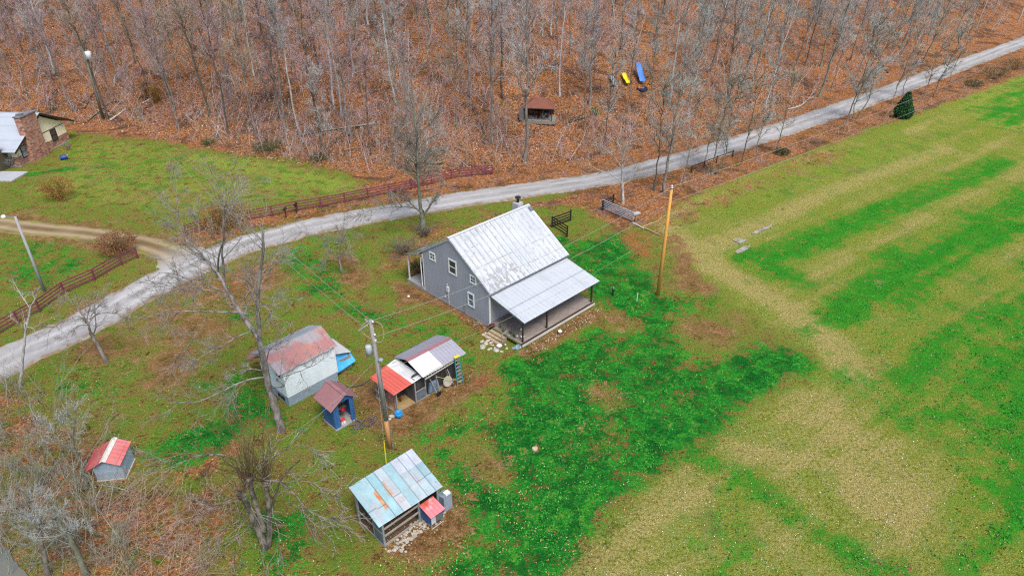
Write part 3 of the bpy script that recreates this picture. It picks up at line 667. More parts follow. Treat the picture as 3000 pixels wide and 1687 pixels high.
window(hs,0,7.03,7.86,3.86,4.66,'four');window(hs,0,4.13,5.2,3.5,4.95,'sash');window(hs,0,1.62,2.4,3.62,4.42,'four');window(hs,0,1.95,2.76,1.17,2.55,'sash',glass=M_bglass)
# porch wall: door and windows under the roof
d=MB();d.box((4.2,.04,.46),(5.15,.098,2.5));dr=d.build('door',M_white,hs)
d=MB();d.blob((4.3,.02,1.4),(.035,.035,.035),1);d.build('handle',M_black,dr)
window(hs,.1,2.2,3.1,1.2,2.5,'sash','y',-1);window(hs,.1,6.4,7.3,1.2,2.5,'sash','y',-1)
# meter, conduit, vents
b=MB();b.box((-.16,5.28,1.45),(-.003,5.58,1.95));b.tube([(-.08,5.43,1.95),(-.08,5.43,2.2),(-.16,5.38,2.28)],.04,6);m_=b.build('electric_meter',mat('meter_grey',(.6,.62,.64),.4,.1,3),hs)
b=MB();b.tube([(-.06,5.36,0),(-.06,5.36,1.45)],.03,6);b.build('conduit',mat('meter_grey',(.6,.62,.64)),hs)
b=MB();b.lathe([(0,0),(.12,0),(.12,.05),(0,.05)],10);o=b.build('vent_cover',M_white,hs);o.location=(-.01,5.9,.72);o.rotation_euler=(0,-math.pi/2,0)
b=MB();b.tube([(-.06,3.2,0),(-.06,3.2,.95)],.025,6);b.box((-.14,3.12,.92),(-.02,3.3,1.04));b.build('utility_box',M_galv,hs)
b=MB();b.tube([(-.1,9.02,3.6),(-.1,9.1,3.3),(-.08,9.18,2.9),(-.08,9.15,.5)],.05,6);b.build('downspout',M_white,hs)
# chimney on the rear slope
b=MB();b.box((9.0,5.5,5.8),(9.75,6.2,7.15));ch=b.build('chimney',mat('pale_block',(.47,.46,.46),.85,.2,3),hs)
b=MB();b.tube([(9.38,5.85,7.15),(9.38,5.85,7.55)],.12,10);b.lathe([(0,.18),(.27,.12),(.29,.06),(.29,0),(0,0)],12,(9.38,5.85,7.6));b.build('flue_cap',M_black,ch)
b=MB();b.box((9.62,4.35,6.60),(9.98,4.75,6.62));o=b.build('roof_patch',mat('dark_patch',(.14,.16,.20)),hs);o.data.vertices.foreach_set('co',[c for i,v in enumerate(o.data.vertices) for c in (v.co.x,v.co.y,3.60+(v.co.y+.22)*.663+(.045 if v.co.z>6.61 else .0))])
# rear lean-to porch
def p_moss(s,t):
    k=ss(fbm(s,t,81,4),.4,.6)[:,None];return np.array([.12,.12,.07])*(1-k)+np.array([.20,.21,.19])*k
sheet('rear_porch_roof',(3.4,11.7,2.95),(-.2,11.7,2.95),(-.2,9.3,3.86),(3.4,9.3,3.86),p_moss,M_rust,hs,.05,step=.2)
for x in(.1,3.2):
    b=MB();b.box((x-.05,11.3,0),(x+.05,11.42,3.0));b.build('rear_porch_post',M_white,hs)
b=MB();b.box((-.1,8.97,.0),(3.4,11.5,.35));b.build('rear_porch_slab',mat('concrete',(.34,.34,.33),.9,.2,3),hs)
# ---- white shed with rusty roof
O=G0(*(740+375/3.45,900+1005/3.45));ws=empty('tool_shed',O,47.,'white shed on a blue base with a rusty red and grey metal roof','shed')
b=MB();b.prism([(0,.82),(3.4,.82),(3.4,3.25),(1.7,3.95),(0,3.25)],0,4.3,'x');b.build('wall',M_wshed,ws)
b=MB();b.box((.02,.02,-.3),(4.28,3.38,.815));b.build('foundation',M_found,ws)
b=MB();b.box((-.015,.55,.25),(.015,1.5,.55));b.build('vent_opening',M_dark,ws)
b=MB();b.box((-.02,.45,2.4),(.0,1.1,3.05));b.build('vent_opening',M_dark,ws)
b=MB();b.box((4.24,-.03,.82),(4.34,.04,3.2));b.build('corner_board',M_white,ws)
def p_red(s,t):
    a=fbm(s*.8,t*.9,91,4);q=fbm(s*2.2,t*2,93,4);c=lerp([.34,.15,.14],[.29,.255,.275],ss(a+.18*(vnoise(np.floor(s/.75)*3.1,np.floor(t/1.1)*2.7,97)-.5),.45,.58))
    o_=ss(fbm(s*1.3+5,t*1.3,95,4),.5,.65)[:,None]*ss(s,2,4)[:,None]*.35;c=c*(1-o_)+np.array([.45,.24,.13])*o_
    l=((np.abs(s/.75%1-.5)<.02)*.3+ss(q,.56,.66)*.35)[:,None];c=c*(1-l)+np.array([.19,.17,.18])*l
    g=ss(.3-np.minimum(t,2.05-t),0,.25)[:,None]*.5;return c*(1-g)+np.array([.27,.27,.29])*g
sheet('roof',(-.45,-.25,3.22),(4.5,-.25,3.28),(4.5,1.7,4.22),(-.45,1.7,4.16),p_red,M_rust,ws,.03,rib=.75,ribh=.018,ribw=.02,step=.08,sag=.04,ragged=.12)
def p_gr(s,t):
    a=fbm(s*.8,t*.9,101,4);return lerp([.22,.25,.27],[.33,.36,.38],a)
o=sheet('roof',(4.5,3.75,3.3),(-.45,3.75,3.2),(-.45,1.72,4.17),(4.5,1.72,4.23),p_gr,M_rust,ws,.03,rib=.75,ribh=.018,step=.12);lab(o,'grey rear roof slope of the white shed')
def p_br(s,t): return lerp([.22,.10,.07],[.30,.17,.13],fbm(s,t,105,3))
o=sheet('side_roof',(.6,6.0,1.9),(-.5,5.0,2.0),(-.5,3.3,2.9),(2.0,3.3,2.9),p_br,M_rust,ws,.04,step=.15)
b=MB();b.box((4.34,.7,0),(6.05,.76,1.15));b.box((5.95,.8,0),(6.03,3.2,1.2));b.build('lean_to_wall',M_wood,ws)
def p_lt(s,t): return lerp([.42,.42,.40],[.55,.56,.58],fbm(s*1.5,t,107,4))
sheet('lean_to_roof',(4.32,.55,2.15),(6.2,.75,1.35),(6.2,3.3,1.45),(4.32,3.3,2.25),p_lt,M_rust,ws,.03,step=.12)
tp=empty('blue_tarp',ws.matrix_basis@Vector((5.2,.6,1.2)),47,'bright blue tarp hanging over the end of the lean-to beside the white shed','tarp')
def p_tarp(s,t):
    w_=fbm(s*3,t*3,109,4);return lerp([.03,.30,.60],[.08,.42,.72],w_)
o=sheet('tarp_sheet',(-.82,-.35,-.75),(1.1,-.2,-.62),(1.02,.55,.12),(-.8,.35,.78),p_tarp,mat_col('tarp',.35,.25,6,.5),None,.01,step=.08,sag=.09);o.parent=tp
# ---- blue outhouse
O=G0(740+845/3.45,900+1245/3.45);oh=empty('outhouse',O,45.2,'small blue board outhouse with a faded red gable roof and open front','outhouse')
b=MB();b.box((0,.03,.1),(.06,1.55,2.15));b.box((1.6,.03,.1),(1.66,1.55,2.15));b.box((0.06,1.5,.1),(1.6,1.55,2.15));b.box((0,-.02,.1),(.42,.03,2.3));b.box((1.32,-.02,.1),(1.66,.03,2.2))
b.prism([(0,2.15),(1.66,2.15),(.95,2.68)],-.021,.03,'y');b.prism([(0,2.151),(1.66,2.151),(.95,2.68)],1.5,1.549,'y');b.build('wall',M_blue,oh)
b=MB();b.box((-.04,-.12,-.15),(1.7,1.58,.1));b.build('floor_slab',mat('concrete',(.34,.34,.33)),oh)
def p_oh(s,t):
    a=fbm(s*1.2,t*1.2,111,4);return lerp([.55,.21,.22],[.58,.36,.36],a)*(1-.35*(np.abs(t/.3%1-.5)<.06))[:,None]*1.0
sheet('roof',(-.32,-.3,1.98),(-.32,2.0,1.98),(.95,2.0,2.80),(.95,-.3,2.80),p_oh,M_rust,oh,.03,rib=.0,step=.06)
sheet('roof',(2.05,2.0,1.98),(2.05,-.3,1.98),(.96,-.3,2.80),(.96,2.0,2.80),p_oh,M_rust,oh,.03,step=.06)
b=MB();b.bar((.95,-.32,2.815),(.95,2.02,2.815),.26,.03);b.build('ridge_cap',mat('outhouse_cap',(.33,.17,.18),.6,.2),oh)
for z in(.75,1.2):
    b=MB();b.box((.07,.9,z),(1.59,1.49,z+.03));b.build('shelf',M_wood,oh)
def loc(root,p): 
    bpy.context.view_layer.update();return root.matrix_world@Vector(p)
pt=empty('red_pot',loc(oh,(1.0,.45,.95)),0,'red pot hanging in the open front of the blue outhouse','pot')
b=MB();b.lathe([(0,-.1),(.12,-.1),(.19,.08),(.2,.12),(.17,.1),(0,.0)],12);b.build('bowl',mat('red_enamel',(.42,.02,.025),.4,.2),pt,True)
b=MB();[b.tube([(.18*math.cos(a),.18*math.sin(a),.1),(0,0,.75)],.008,4) for a in(0,2.1,4.2)];b.build('hanger',M_black,pt)
bxs=empty('feed_sack',loc(oh,(.72,.18,.1)),45,'red and white printed sack standing on the outhouse floor','sack')
b=MB();b.box((-.17,-.12,0),(.17,.12,.38));b.build('sack_body',M_white,bxs,bevel=.03)
b=MB();b.box((-.175,-.125,.30),(.175,.125,.42));b.build('sack_top',mat('red_sack',(.55,.06,.07),.7,.2),bxs)
b=MB();b.box((-.12,-.128,.08),(.0,-.122,.26));b.build('printed_panel',mat('yellow_print',(.7,.55,.12),.7,.2),bxs)
wood=empty('firewood_scraps',(*loc(oh,(1.9,-.9,0)).xy,0),20,'low heap of dark scrap wood beside the blue outhouse','wood pile')
b=MB()
for i in range(26):
    x,y=RNG.uniform(-.9,.9),RNG.uniform(-.5,.5);a=RNG.uniform(0,3.1);l=RNG.uniform(.15,.45);z=RNG.uniform(.02,.16)
    b.bar((x-l*math.cos(a),y-l*math.sin(a),z),(x+l*math.cos(a),y+l*math.sin(a),z+RNG.uniform(-.02,.08)),.08,.06)
b.build('sticks',mat('scrap_wood',(.16,.13,.115),.9,.35,6),wood)
# ---- coop / wood store
O=G0(1080+720/5.173,960+1135/5.173);cp=empty('chicken_coop',O,45.2,'weathered board coop with a roof of grey, white and red metal sheets','coop')
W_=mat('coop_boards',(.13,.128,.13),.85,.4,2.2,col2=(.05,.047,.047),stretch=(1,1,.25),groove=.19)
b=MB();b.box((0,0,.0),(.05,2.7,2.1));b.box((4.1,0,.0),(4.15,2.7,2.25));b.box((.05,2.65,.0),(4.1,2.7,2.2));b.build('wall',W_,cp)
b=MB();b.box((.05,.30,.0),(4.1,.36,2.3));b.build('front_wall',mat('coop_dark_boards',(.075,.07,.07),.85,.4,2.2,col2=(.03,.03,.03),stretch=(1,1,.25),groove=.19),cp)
b=MB();b.box((-.02,-.03,0),(.06,.05,2.15));b.box((.93,-.03,0),(.99,.03,2.1));b.box((.06,-.02,.0),(4.1,.04,.10));b.box((.06,-.02,.9),(.93,.03,.98));b.build('frame',M_wood,cp)
b=MB();b.box((.08,.0,.1),(.92,.02,.9));b.build('lower_panel',mat('blue_grey_panel',(.12,.16,.20),.7,.3,3),cp)
def p_grey(s,t): return lerp([.26,.255,.30],[.34,.335,.38],fbm(s*.5,t*.8,121,3))*(1-.25*(np.abs(s/.3%1-.5)<.05))[:,None]
def p_split(s,t):
    c=p_grey(s,t);w_=(s<1.95)[:,None];return np.where(w_,lerp([.66,.67,.68],[.58,.59,.61],fbm(s,t,123,3))*(1-.12*(np.abs(s/.3%1-.5)<.05))[:,None],c)
o=sheet('roof',(.5,-.42,2.3),(4.72,-.42,2.3),(4.58,1.35,3.0),(.42,1.35,3.0),p_split,M_roof,cp,.03,rib=.3,ribh=.015,ribw=.015,step=.1);lab(o,'front slope of the coop roof, half white and half grey metal')
sheet('roof',(4.7,3.15,2.3),(.5,3.15,2.3),(.42,1.37,3.0),(4.58,1.37,3.0),p_grey,M_roof,cp,.03,rib=.3,ribh=.015,ribw=.015,step=.1)
b=MB();b.bar((.4,1.28,2.995),(4.6,1.28,2.995),.30,.03);b.build('ridge_cap',mat('dull_red_cap',(.36,.15,.16),.5,.15),cp)
def p_low(s,t):
    r=(s<1.72)[:,None];red=lerp([.63,.13,.085],[.56,.10,.075],fbm(s*.6,t*.8,125,3))*(1-.30*(np.abs(s/.29%1-.5)<.06))[:,None]
    wh=lerp([.62,.63,.63],[.53,.54,.55],ss(fbm(s*1.6,t*1.6,127,4),.42,.65));return np.where(r,red,wh)
o=sheet('lower_roof',(-2.02,-.25,2.02),(.72,-.1,2.1),(.66,3.0,2.22),(-2.12,2.6,2.1),p_low,M_roof,cp,.03,rib=.29,ribh=.015,ribw=.015,step=.1);lab(o,'low lean-to roof of bright red and white metal')
for x,y in((-1.6,.12),(-1.8,1.4),(-1.7,2.5)):
    b=MB();b.box((x-.05,y-.05,0),(x+.05,y+.05,2.02));b.build('run_post',M_wood,cp)
b=MB();b.box((-1.82,.12,.0),(-1.76,2.5,.12));b.box((-1.6,.1,.0),(-.05,.16,.06));b.box((-1.85,1.4,.8),(-1.75,2.5,.88));b.build('run_rail',M_wood,cp)
b=MB();b.box((-1.76,.18,.02),(-1.72,.26,1.7));b.box((-1.76,.92,.02),(-1.72,1.0,1.7));b.box((-1.76,.26,.02),(-1.72,.92,.1));b.box((-1.76,.26,.85),(-1.72,.92,.93));b.box((-1.76,.26,1.62),(-1.72,.92,1.7))
dr=b.build('run_door',mat('faded_red_wood',(.30,.12,.11),.8,.3,4),cp)
b=MB();b.box((-1.748,.27,.94),(-1.732,.91,1.61));b.build('door_panel',mat('pale_red_panel',(.45,.20,.19),.8,.35,5),dr)
b=MB();b.box((-1.75,.05,-.02),(-.02,2.5,.025));b.build('straw_floor',mat('straw',(.38,.27,.11),.95,.3,7,col2=(.26,.17,.07)),cp)
def thing_at(name,root,p,yaw,label,cat,group=None): return empty(name,loc(root,p),yaw,label,cat,group)
# ladder hanging under the eave
ld=thing_at('extension_ladder',cp,(.72,-.36,1.98),45.2,'old wooden ladder hung sideways under the coop eave','ladder')
b=MB();b.bar((0,0,0),(2.75,0,.12),.05,.07);b.build('rail',M_pale,ld);b=MB();b.bar((0,0,.32),(2.75,0,.44),.05,.07);b.build('rail',M_pale,ld)
for i in range(11):
    x=.1+i*.25;b=MB();b.bar((x,0,.035+x*.044),(x,0,.285+x*.044),.035,.035,up=(0,1,0));b.build('rung',M_pale,ld)
# green step ladder
sl_=thing_at('stepladder',cp,(3.75,-.6,0),45.2,'teal fibreglass stepladder with a yellow top leaning at the coop corner','ladder')
Mt=mat('teal_fibreglass',(.02,.24,.26),.5,.15);My=mat('yellow_plastic',(.75,.60,.03),.5,.1)
for s_ in(-1,1):
    b=MB();b.bar((s_*.29,-.12,0),(s_*.2,.18,2.45),.05,.08);b.build('rail',Mt,sl_)
for i in range(7):
    z=.28+i*.31;b=MB();b.box((-.27+.011*i,-.13+.037*i,z),(.27-.011*i,-.0+.037*i,z+.03));b.build('step',M_galv,sl_)
b=MB();b.box((-.24,.08,2.44),(.24,.3,2.52));b.build('top_cap',My,sl_)
# wheelbarrow leaning, round disc, tools
wb=thing_at('wheelbarrow',cp,(1.7,-.1,0),45.2,'old wheelbarrow with a blue grey tray tipped up against the coop','wheelbarrow')
b=MB();b.prism([(-.5,.25),(-.35,1.05),(.35,1.05),(.5,.25)],-.02,.16,'y');b.build('tray',mat('tray_grey',(.22,.24,.26),.6,.4,4,col2=(.05,.14,.26)),wb)
b=MB();b.tube([(0,-.55,.22),(0,-.47,.22)],.2,12);b.build('wheel',M_black,wb)
for s_ in(-1,1):
    b=MB();b.bar((s_*.3,.1,1.5),(s_*.1,-.5,.2),.05,.05);b.build('handle',M_wood,wb)
dc=thing_at('tub_lid',cp,(2.9,-.22,.06),45.2,'round pale ribbed disc leaning on the coop front','lid')
b=MB();b.lathe([(0,0),(.4,0),(.43,.03),(.4,.06),(0,.05)],20);o=b.build('disc',mat('pale_ribbed',(.42,.40,.32),.8,.2,6,groove=.1),dc);o.rotation_euler=(math.radians(72),0,0);o.location=(0,0,.45)
for i,(x,c_) in enumerate(((2.15,M_wood),(3.2,mat('rust_tool',(.33,.14,.08))),(3.35,M_pale))):
    h_=thing_at('garden_tool',cp,(x,-.35,0),45,('thin grey handled tool leaning by the wheelbarrow','rusty handled tool leaning between the disc and stepladder','pale handled tool leaning nearest the teal stepladder')[i],'tool','tools leaning on the coop')
    b=MB();b.tube([(0,0,.05),(-.2,.4,1.4)],.022,5);b.build('handle',c_,h_);b=MB();b.box((-.08,-.06,0),(.08,.02,.06));b.build('head',M_black,h_)
hp=thing_at('yellow_hose',cp,(3.0,-.5,.1),45,'pale yellow hose stretched from the coop front to the stepladder foot','hose')
b=MB();b.tube([(-1.2,.2,1.5),(-.4,.05,.95),(.4,-.1,.5),(.75,-.25,.1),(1.1,-.1,.05),(.95,.15,.05),(.6,-.1,.03)],.018,5);b.build('hose_line',mat('hose_yellow',(.55,.55,.12),.6,.2),hp)
bw=empty('water_bowl',G0(1169,1221),0,'round bright blue plastic tub on the dirt by the red roofed run','tub')
b=MB();b.lathe([(0,.02),(.20,.02),(.27,.18),(.3,.42),(.27,.44),(.24,.4),(0,.34)],16);b.build('tub_body',mat('bright_blue_plastic',(.02,.27,.62),.35,.15,2),bw,True)
b=MB();b.lathe([(0,.30),(.26,.30)],16);b.build('water_surface',mat('tub_water',(.10,.33,.55),.1,.2),bw)
for i,(u_,v_,r_,gr) in enumerate(((1150,1219,.26,.4),(1142,1228,.15,.7))):
    o=empty('flat_stone',G0(u_,v_),20*i,('wide grey flat stone beside the blue tub','small white stone next to the grey flat stone by the blue tub')[i],'stone');b=MB();b.blob((0,0,.03),(r_,r_*.7,.06),i,9,.15);b.build('stone_body',M_stone,o)
hen_c=[((1174.5,1176),(.30,.07,.03),'red brown hen on the straw beneath the bright red roof'),((1170,1166),(.05,.045,.05),'black hen beside the red brown one under the red roof'),((1184,1158),(.035,.035,.04),'dark hen near the coop wall on the straw')]
for (pq,c_,lb) in hen_c:
    h_=empty('hen',G0(*pq)+np.array([0,0,.03]),random.uniform(0,360),lb,'hen','hens in the coop run')
    mm=mat('hen_%d'%int(c_[0]*1000),c_,.8,.3,12)
    rings=[(-.24,.34,.015),(-.18,.30,.05),(-.10,.22,.085),(0,.19,.105),(.08,.20,.10),(.14,.24,.07),(.17,.31,.045),(.18,.37,.04),(.20,.41,.035),(.235,.41,.018)]
    b=MB();b.tube([(x,0,z) for x,z,r in rings],[r for *_,r in rings],9);o=b.build('body',mm,h_,True)
    b=MB();b.tube([(.235,0,.41),(.27,0,.40)],[.012,.003],5);b.build('beak',My,h_);b=MB();b.prism([(.17,.43),(.235,.43),(.22,.47),(.2,.455),(.185,.475)],-.006,.006,'y');b.build('comb',mat('red_enamel',(.42,.02,.025)),h_)
    for s_ in(-1,1): b=MB();b.tube([(0,s_*.04,.11),(.01,s_*.045,.005),(.05,s_*.045,.003)],.01,4);b.build('leg',My,h_)
# ---- low open shed with turquoise roof
O=G0(900+825/3.623,1240+1300/3.623);ls=empty('animal_pen',O,45.2,'open slatted pen with a patched turquoise metal shed roof','pen')
cols=np.array([[.36,.58,.62],[.40,.60,.64],[.33,.55,.59],[.52,.61,.64],[.37,.57,.61],[.47,.58,.61],[.42,.54,.58],[.34,.50,.55]])
def p_pen(s,t):
    i=np.clip((s/.57).astype(int),0,7);c=cols[i].copy();row=(t<.95+.25*hashn(i,i*0,5))
    c=np.where(row[:,None],c*1.08+np.array([.03,.02,.02]),c)
    c=np.where(((i>=5)&(t>2.2))[:,None],np.array([.60,.66,.74]),c)
    n=fbm(s*2,t*1.3,131,5);c=c*(.56+.34*n)[:,None];pk=ss(fbm(s*3,t*.8,133,4),.56,.68)[:,None]*.55;c=c*(1-pk)+np.array([.42,.38,.40])*pk
    for (s0,s1,t0,t1,am) in((.92,1.18,.75,2.25,1),(1.62,1.86,1.35,2.45,.95),(2.45,2.95,.95,1.35,1),(1.9,2.15,.55,.9,.8)):
        f=ss(np.minimum(np.minimum(s-s0,s1-s),np.minimum(t-t0,t1-t)),-.05,.06)*ss(fbm(s*5,t*1.6,135,4),.34,.5)*am
        rc=lerp([.52,.16,.04],[.45,.33,.20],np.clip(fbm(s*3,t*3,137,3)*1.6-.4,0,1));c=c*(1-f[:,None])+rc*f[:,None]
    seam=((np.abs(s-np.round(s/.57)*.57)<.018)|(np.abs(t-1.0-.25*hashn(i,i*0,5))<.015))[:,None]
    return np.where(seam,c*.45,c)
sheet('roof',(-.38,-.28,2.12),(4.12,-.48,2.12),(4.5,2.95,2.62),(-.12,3.05,2.60),p_pen,mat_col('patched_metal_sheet',.5,.18,5,.4),ls,.025,rib=.57,ribh=.012,ribw=.015,step=.05)
for x,y,z in((0,0,2.05),(2.55,-.05,2.05),(3.95,-.1,2.05),(-.02,2.5,2.5),(4.0,2.6,2.5),(.0,.9,2.2)):
    b=MB();b.box((x-.05,y-.05,-.1),(x+.06,y+.05,z));b.build('post',mat('pen_post',(.27,.31,.33),.8,.25,4),ls)
Mr=mat('pen_board',(.36,.33,.285),.85,.25,4,stretch=(.3,.3,1))
for z,h_ in((.02,.2),(.78,.14),(1.35,.13)):
    b=MB();b.box((.06,-.07,z),(2.5,-.03,z+h_));b.build('board',Mr,ls)
for z,h_ in((.02,.12),(1.0,.08)):
    b=MB();b.box((-.06,.06,z),(-.02,.85,z+h_));b.box((-.06,.96,z),(-.02,2.45,z+h_));b.build('board',Mr,ls)
b=MB();b.box((-.05,.1,.14),(-.035,.84,1.7));b.build('side_panel',mat('blue_grey_panel',(.12,.16,.20)),ls)
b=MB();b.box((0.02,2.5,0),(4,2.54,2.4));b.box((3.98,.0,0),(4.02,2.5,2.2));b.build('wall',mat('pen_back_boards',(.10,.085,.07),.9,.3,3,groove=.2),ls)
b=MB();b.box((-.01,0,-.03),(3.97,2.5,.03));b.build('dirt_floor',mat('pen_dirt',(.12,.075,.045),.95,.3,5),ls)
nb=thing_at('nest_box',ls,(2.62,-1.08,0),45.2,'blue nest box on legs with a bright red metal lid beside the turquoise roof','nest box')
b=MB();b.box((0,0,.42),(.03,1.0,1.2));b.box((.9,0,.42),(.93,1.0,1.2));b.box((.03,.97,.42),(.9,1.0,1.2));b.box((0.03,0.02,.42),(.9,.97,.45));b.build('wall',M_blue,nb)
b=MB();b.box((0.03,0,.45),(.36,.03,1.16));b.build('door',mat('pale_grey_panel',(.48,.52,.56),.6,.15),nb)
b=MB();b.box((.38,.0,.45),(.9,.02,1.14));b.build('wire_panel',mat('wire_panel',(.16,.18,.19),.6,.6,30,col2=(.05,.055,.06)),nb)
def p_nb(s,t): 
    q=fbm(s*2.5,t*2.5,141,3);c=lerp([.66,.20,.22],[.55,.09,.07],ss(t+q*.8,.9,1.5));w_=ss(fbm(s*3,t*3,143,3),.6,.7)[:,None]*.5;return (c*(1-w_)+np.array([.65,.45,.46])*w_)*(1-.25*(np.abs(s/.25%1-.5)<.07))[:,None]
sheet('lid',(-.08,-.14,1.2),(1.0,-.14,1.2),(1.0,1.0,1.42),(-.08,1.0,1.42),p_nb,M_rust,nb,.03,rib=.25,ribh=.012,ribw=.015,step=.05)
for x,y in((.03,.03),(.9,.03),(.03,.95),(.9,.95)):
    b=MB();b.box((x-.03,y-.03,-.02),(x+.03,y+.03,.42));b.build('leg',M_wood,nb)
b=MB();b.bar((.03,-.0,.1),(.9,-.0,.1),.03,.05);b.build('brace',M_pale,nb)
bn=thing_at('feed_bin',ls,(4.35,-.35,0),45.2,'grey metal feed bin with a white box on top at the corner of the pen','bin')
b=MB();b.prism([(-.25,0),(-.25,1.25),(.45,1.05),(.45,0)],-.32,.32,'x');b.build('bin_body',mat('blue_grey_metal',(.27,.33,.40),.45,.2,3),bn)
b=MB();b.box((-.1,-.22,1.22),(.25,.08,1.36));b.build('box_on_lid',M_white,bn)
# ---- little red roofed hut lower left
O=G0(220+540/8.05,1260+1200/8.05);wl=empty('well_house',O,8.7,'tiny wooden hut with a bright red tin roof and white ridge strip among the brush','hut')
M_bb=mat('blue_grey_weathered',(.36,.46,.57),.8,.2,5,col2=(.25,.33,.42),stretch=(1,1,3),groove=.16,band='z')
b=MB();b.prism([(0,.05),(1.7,.05),(1.7,1.28),(.82,1.68),(0,1.2)],0,1.75,'y');b.build('wall',M_bb,wl)
b=MB();b.box((-.05,-.06,-.05),(1.76,1.8,.05));b.build('base_board',M_pale,wl)
def p_wr(s,t): 
    c=lerp([.60,.12,.10],[.66,.24,.25],fbm(s*1.3,t*1.3,151,3));return c*(1-.3*((np.abs(s/.36%1-.5)<.045)|(np.abs(t/.5%1-.5)<.02)))[:,None]
def p_wl(s,t): return p_wr(s,t)*np.array([.8,.62,.6])
sheet('roof',(-.62,-.22,1.12),(-.62,2.0,1.12)[:3],(.70,2.0,1.78),(.70,-.22,1.78),p_wl,M_rust,wl,.03,step=.05) if False else None
sheet('roof',(-.62,2.0,.98),(-.62,-.22,.98),(.80,-.22,1.78),(.80,2.0,1.78),p_wl,M_rust,wl,.03,step=.05)
sheet('roof',(1.78,-.22,1.34),(1.78,2.0,1.34),(.82,2.0,1.80),(.82,-.22,1.80),p_wr,M_rust,wl,.03,step=.05)
b=MB();b.prism([(.62,1.70),(.82,1.825),(1.02,1.73),(1.02,1.75),(.82,1.845),(.62,1.72)],-.25,2.02,'y');b.build('ridge_strip',mat('cream_strip',(.70,.66,.58),.6,.15,4),wl)
# ---- cream and stone house at the left edge
O=G0(340/5.574,300+1050/5.574);lh=empty('stone_trimmed_house',O,88.1,'cream and brown stone house with a grey roof at the left edge','house')
M_cream=mat('cream_plaster',(.88,.82,.60),.8,.05,1,col2=(.83,.76,.55))
m,nt,bs=new_mat('brown_fieldstone');co_=N(nt,'ShaderNodeTexCoord').outputs['Object'];v=N(nt,'ShaderNodeTexVoronoi');v.inputs['Scale'].default_value=2.6;L(nt,mapping(nt,co_,(1,1,2.6)),v.inputs['Vector'])
sq=N(nt,'ShaderNodeSeparateColor');L(nt,v.outputs['Color'],sq.inputs[0])
c=ramp(nt,sq.outputs[0],[(0,(.13,.055,.04)),(.3,(.33,.12,.075)),(.6,(.42,.19,.125)),(.85,(.48,.29,.21)),(1,(.20,.13,.13))]);v2=N(nt,'ShaderNodeTexVoronoi',feature='DISTANCE_TO_EDGE');v2.inputs['Scale'].default_value=2.6;L(nt,mapping(nt,co_,(1,1,2.6)),v2.inputs['Vector'])
c=mixc(nt,math_(nt,'MULTIPLY',math_(nt,'LESS_THAN',v2.outputs['Distance'],.05),.6),c,(.34,.28,.24));L(nt,c,bs.inputs['Base Color']);bs.inputs['Roughness'].default_value=.9;M_fs=m
b=MB();b.prism([(0,1.3),(11.3,1.3),(11.3,2.75),(6.1,5.3),(0,2.6)],0,11,'y');b.build('wall',M_cream,lh)
b=MB();b.box((-.02,-.06,.1),(11.36,11,1.3));b.build('stone_base',M_fs,lh)
b=MB();b.box((-.1,-.14,-.4),(11.45,11,.1));b.build('foundation',mat('concrete',(.34,.34,.33)),lh)
b=MB();b.box((1.9,-.85,-.1),(5.1,.0,6.15));ch=b.build('chimney',M_fs,lh);b=MB();b.box((1.8,-.95,6.15),(5.2,.1,6.3));b.box((2.3,-.7,6.3),(3.1,-.1,6.55));b.build('chimney_cap',mat('cap_slate',(.22,.21,.23),.7,.3),ch)
def p_sh(s,t): 
    n=fbm(s*.6,t*.6,161,3);return lerp([.33,.37,.42],[.40,.44,.49],n)*(1-.12*(np.abs(t/.35%1-.5)<.07))[:,None]
sheet('roof',(-1.0,11,2.35),(-1.0,-.7,2.35),(6.1,-.7,5.72),(6.1,11,5.72),p_sh,M_rust,lh,.14,step=.25)
sheet('roof',(12.6,-.7,2.72),(12.6,11,2.72),(6.12,11,5.74),(6.12,-.7,5.74),p_sh,M_rust,lh,.14,step=.25)
Mbr=mat('dark_brown_trim',(.045,.022,.018),.6,.2)
b=MB();b.bar((-1.0,-.72,2.2),(6.1,-.72,5.56),.06,.26);b.bar((12.6,-.72,2.58),(6.1,-.72,5.56),.06,.26);b.build('rake_board',Mbr,lh)
b=MB();b.box((0.0,-.04,2.66),(1.9,-.003,2.74));b.box((5.1,-.04,2.66),(11.0,-.003,2.74));b.build('trim_band',Mbr,lh)
def wind2(x0,x1,z0,z1,gm):
    w_=window(lh,0,x0,x1,z0,z1,'sash','y',-1,.09,gm);w_.data.materials[0]=Mbr;w_.location.y=-.065;return w_
wind2(7.65,8.9,.95,2.62,M_glass);wind2(.95,2.1,.85,2.5,mat('pale_curtained_glass',(.30,.36,.44),.2,.2,2))
b=MB();b.box((-2.6,1.2,0),(-.02,9,2.5));b.build('entry_wall',mat('shaded_cream',(.10,.085,.05),.8,.1),lh)  # cream darkened in its colour to carry the porch shade
b=MB();b.box((-5.5,-2.5,-.1),(-2.2,6,.16));b.build('patio_slab',mat('pale_patio',(.42,.44,.46),.85,.15),lh)
def p_sh2(s,t): return p_sh(s,t)*.97
sheet('entry_roof',(-4.8,11,2.45),(-4.8,.8,2.45),(-1.02,.8,3.9),(-1.02,11,3.9),p_sh2,M_rust,lh,.14,step=.3)
bb_=empty('plastic_barrel',G0(189,468),30,'blue plastic barrel lying on the lawn near the stone chimney','barrel')
b=MB();b.tube([(-.45,0,.32),(-.3,0,.33),(0,0,.35),(.3,0,.33),(.45,0,.32)],[.28,.33,.34,.33,.28],14);b.build('barrel_body',mat('deep_blue_plastic',(.015,.06,.25),.4,.2),bb_,True)
b=MB();b.tube([(.40,-.0,.55),(.50,0,.5)],.1,8);b.build('bung',M_white,bb_)
